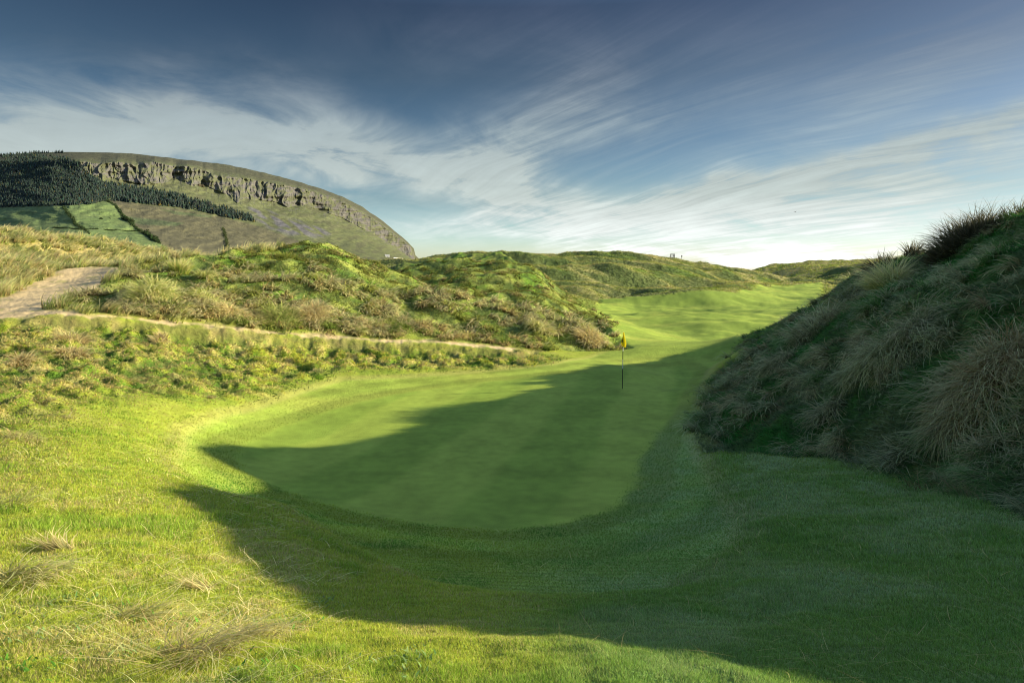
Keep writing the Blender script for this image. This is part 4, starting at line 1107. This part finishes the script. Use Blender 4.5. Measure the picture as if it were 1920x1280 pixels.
tc = N('ShaderNodeTexCoord'); sp = N('ShaderNodeSeparateXYZ'); L(tc.outputs['Generated'], sp.inputs[0])
dx, dy, dz = sp.outputs
azn = M('ARCTAN2', dx, dy); eln = M('ARCSINE', dz)
zz = M('ADD', M('MAXIMUM', dz, 0.0), .12)
cxp = M('DIVIDE', dx, zz); cyp = M('DIVIDE', dy, zz)


def comb(a, b, c=0.0):
    n_ = N('ShaderNodeCombineXYZ')
    for k, x_ in enumerate((a, b, c)):
        if isinstance(x_, (int, float)): n_.inputs[k].default_value = x_
        else: L(x_, n_.inputs[k])
    return n_.outputs[0]


def nz(vec, sc, det=6, rough=.55, dist=0.0):
    n_ = N('ShaderNodeTexNoise'); n_.inputs['Scale'].default_value = sc; n_.inputs['Detail'].default_value = det
    n_.inputs['Roughness'].default_value = rough; n_.inputs['Distortion'].default_value = dist
    L(vec, n_.inputs['Vector']); return n_.outputs['Fac']


ph = math.radians(-33)
al = M('ADD', M('MULTIPLY', cxp, math.sin(ph)), M('MULTIPLY', cyp, math.cos(ph)))
ac = M('SUBTRACT', M('MULTIPLY', cxp, math.cos(ph)), M('MULTIPLY', cyp, math.sin(ph)))
wsl = nz(comb(M('MULTIPLY', ac, .35), M('MULTIPLY', al, .35)), 1.0, 2)
al_w = M('ADD', al, M('MULTIPLY', wsl, 1.5)); ac_w = M('ADD', ac, M('MULTIPLY', wsl, .9))
wisp = nz(comb(M('MULTIPLY', ac_w, 5.6), M('MULTIPLY', al_w, .55)), 1.6, 11, .66, .3)       # long fibres
puff = nz(comb(M('MULTIPLY', cxp, 1.2), M('MULTIPLY', cyp, .95), 3.3), 1.6, 8, .6, .5)          # soft lumps
# placement wobble
wv1 = M('MULTIPLY', M('SUBTRACT', nz(comb(azn, eln, 1.0), 4.5, 4), .5), .16)
wv2 = M('MULTIPLY', M('SUBTRACT', nz(comb(azn, eln, 7.0), 5.5, 4), .5), .075)
az_p = M('ADD', azn, wv1); el_p = M('ADD', eln, wv2)


def sang(px, py):
    a, y, z = [float(q) for q in raydir(px, py)]
    return math.atan2(a, y), math.atan2(z, math.hypot(a, y))


def band_(p0, p1, wpx_, amp):
    (a0, e0), (a1, e1) = sang(*p0), sang(*p1)
    ln = math.hypot(a1 - a0, e1 - e0); ux, uy = (a1 - a0) / ln, (e1 - e0) / ln
    ca, ce = (a0 + a1) / 2, (e0 + e1) / 2
    da = M('SUBTRACT', az_p, ca); de = M('SUBTRACT', el_p, ce)
    s_ = M('DIVIDE', M('ADD', M('MULTIPLY', da, ux), M('MULTIPLY', de, uy)), ln * .55)
    c_ = M('DIVIDE', M('SUBTRACT', M('MULTIPLY', de, ux), M('MULTIPLY', da, uy)), wpx_ / F)
    q_ = M('ADD', M('MULTIPLY', M('MULTIPLY', s_, s_), M('MULTIPLY', s_, s_)), M('MULTIPLY', c_, c_))
    return M('MULTIPLY', M('EXPONENT', M('MULTIPLY', q_, -1.0)), amp)


BANDS = [((-150, 215), (420, 255), 75, 1.0), ((250, 225), (700, 300), 70, .95), ((560, 275), (1000, 330), 50, 1.05), ((-100, 265), (300, 278), 30, .5),
         ((860, 300), (1180, 130), 55, .75), ((820, 330), (1330, 170), 40, .45), ((880, 395), (1120, 400), 42, .95), ((960, 340), (930, 390), 45, .6),
         ((1150, 400), (2000, 190), 24, 1.35), ((1180, 400), (2000, 265), 34, .75), ((1150, 415), (1950, 350), 50, .72), ((1100, 430), (1950, 430), 48, .8),
         ((1300, 330), (1800, 120), 60, .30), ((700, 60), (1500, 20), 70, .25), ((1400, 150), (2000, 30), 80, .35), ((740, 420), (1100, 445), 24, .6),
         ((1380, 485), (1640, 488), 16, 2.2), ((1100, 478), (1400, 486), 14, .9), ((1350, 490), (1500, 492), 12, 1.2), ((420, 130), (640, 190), 40, .3)]
msk = None
for bnd in BANDS:
    g_ = band_(*bnd); msk = g_ if msk is None else M('ADD', msk, g_)
# thin high cloud outside the photographed piece of sky as well
ovr = M('MULTIPLY', M('MULTIPLY', M('SUBTRACT', puff, .42), 2.0, clamp=True), M('MULTIPLY', M('SUBTRACT', eln, .42), 4.0, clamp=True))
behind = M('MULTIPLY', M('MULTIPLY', M('SUBTRACT', puff, .40), 2.5, clamp=True), M('MULTIPLY', M('SUBTRACT', M('ABSOLUTE', azn), .8), 3.0, clamp=True))
kw = M('MINIMUM', M('MAXIMUM', M('MULTIPLY', M('ADD', azn, .30), 2.6), .12), 1.0)
tex = M('ADD', M('MULTIPLY', M('MULTIPLY', M('SUBTRACT', wisp, .45), 1.7), kw), M('MULTIPLY', M('MULTIPLY', M('SUBTRACT', puff, .45), 2.3), M('SUBTRACT', 1.95, kw)))
den = M('MULTIPLY', msk, M('ADD', tex, .50), clamp=True)
thin = M('MULTIPLY', M('MULTIPLY', M('SUBTRACT', wisp, .40), 1.2, clamp=True), M('ADD', M('MULTIPLY', kw, .42), M('MULTIPLY', M('MULTIPLY', M('ADD', azn, 0.0), 1.6, clamp=True), .55)))
den = M('MAXIMUM', M('MAXIMUM', den, thin), M('MAXIMUM', ovr, behind), clamp=True)
elf = M('DIVIDE', eln, math.radians(90), clamp=True)
E = lambda d_: d_ / 90.0
# the graduated darkening of the photographed sky over the physical sky colour
grade = ramp(elf, [(0, (1.7, 2.0, 2.5)), (E(2.5), (1.15, 1.5, 2.0)), (E(5.5), (.67, .86, 1.06)), (E(10), (.42, .55, .70)), (E(15), (.28, .355, .43)), (E(20), (.20, .25, .32)), (E(32), (.85, 1.1, 1.4)), (E(60), (1.15, 1.4, 1.75))])
gm = N('ShaderNodeMix'); gm.data_type = 'RGBA'; gm.blend_type = 'MULTIPLY'; gm.inputs[0].default_value = 1; gm.clamp_result = False
L(sky.outputs[0], gm.inputs[6])
gs = N('ShaderNodeVectorMath'); gs.operation = 'SCALE'; gs.inputs['Scale'].default_value = 1.0; L(grade, gs.inputs[0]); L(gs.outputs[0], gm.inputs[7])
# a faint violet cast towards the right
vio = M('MULTIPLY', M('ADD', azn, .15), 1.1, clamp=True)
vm = N('ShaderNodeMix'); vm.data_type = 'RGBA'; L(M('MULTIPLY', vio, M('MULTIPLY', M('SUBTRACT', eln, .06), 5.0, clamp=True)), vm.inputs[0])
vs = N('ShaderNodeVectorMath'); vs.operation = 'MULTIPLY'; vs.inputs[1].default_value = (2.1, 1.65, 1.55); L(gm.outputs[2], vs.inputs[0])
L(gm.outputs[2], vm.inputs[6]); L(vs.outputs[0], vm.inputs[7])
cloudc = ramp(elf, [(0, (1.05, 1.05, 1.0)), (E(2.2), (.82, .87, .84)), (E(6), (.48, .55, .53)), (E(11), (.34, .41, .43)), (E(15), (.20, .24, .29)), (E(20), (.10, .12, .19)), (E(40), (.40, .46, .54))])
cs = N('ShaderNodeVectorMath'); cs.operation = 'SCALE'; cs.inputs['Scale'].default_value = 10.0; L(cloudc, cs.inputs[0]); L(M('ADD', M('MULTIPLY', M('MULTIPLY', M('SUBTRACT', wisp, .5), 8.0), kw), M('ADD', M('MULTIPLY', puff, 5.0), 7.5)), cs.inputs['Scale'])
cm = N('ShaderNodeMix'); cm.data_type = 'RGBA'; L(den, cm.inputs[0]); L(vm.outputs[2], cm.inputs[6]); L(cs.outputs[0], cm.inputs[7])
nt.links.remove(bg.inputs['Color'].links[0])
L(cm.outputs[2], bg.inputs['Color'])
sl = bpy.data.lights.new('sun', 'SUN'); sl.energy = 5.0; sl.angle = math.radians(.5); sl.color = (1, .85, .57)
so = bpy.data.objects.new('sun', sl); COL.objects.link(so)
from mathutils import Vector
so.rotation_euler = Vector(SUN).to_track_quat('Z', 'Y').to_euler()
cam = bpy.data.cameras.new('camera'); cam.lens = 24; cam.sensor_width = 36; cam.clip_start = .05; cam.clip_end = 20000
cobj = bpy.data.objects.new('camera', cam); COL.objects.link(cobj)
cobj.rotation_euler = (math.pi / 2 - PITCH, 0, 0)
scene.camera = cobj
scene.view_settings.view_transform = 'Standard'; scene.view_settings.look = 'None'; scene.view_settings.exposure = 0
scene.render.engine = 'CYCLES'
scene.cycles.filter_width = 1.1
scene.cycles.film_exposure = 2.05      # a camera exposed for a low evening sun
scene.cycles.max_bounces = 6; scene.cycles.diffuse_bounces = 3; scene.cycles.transmission_bounces = 3; scene.cycles.glossy_bounces = 1
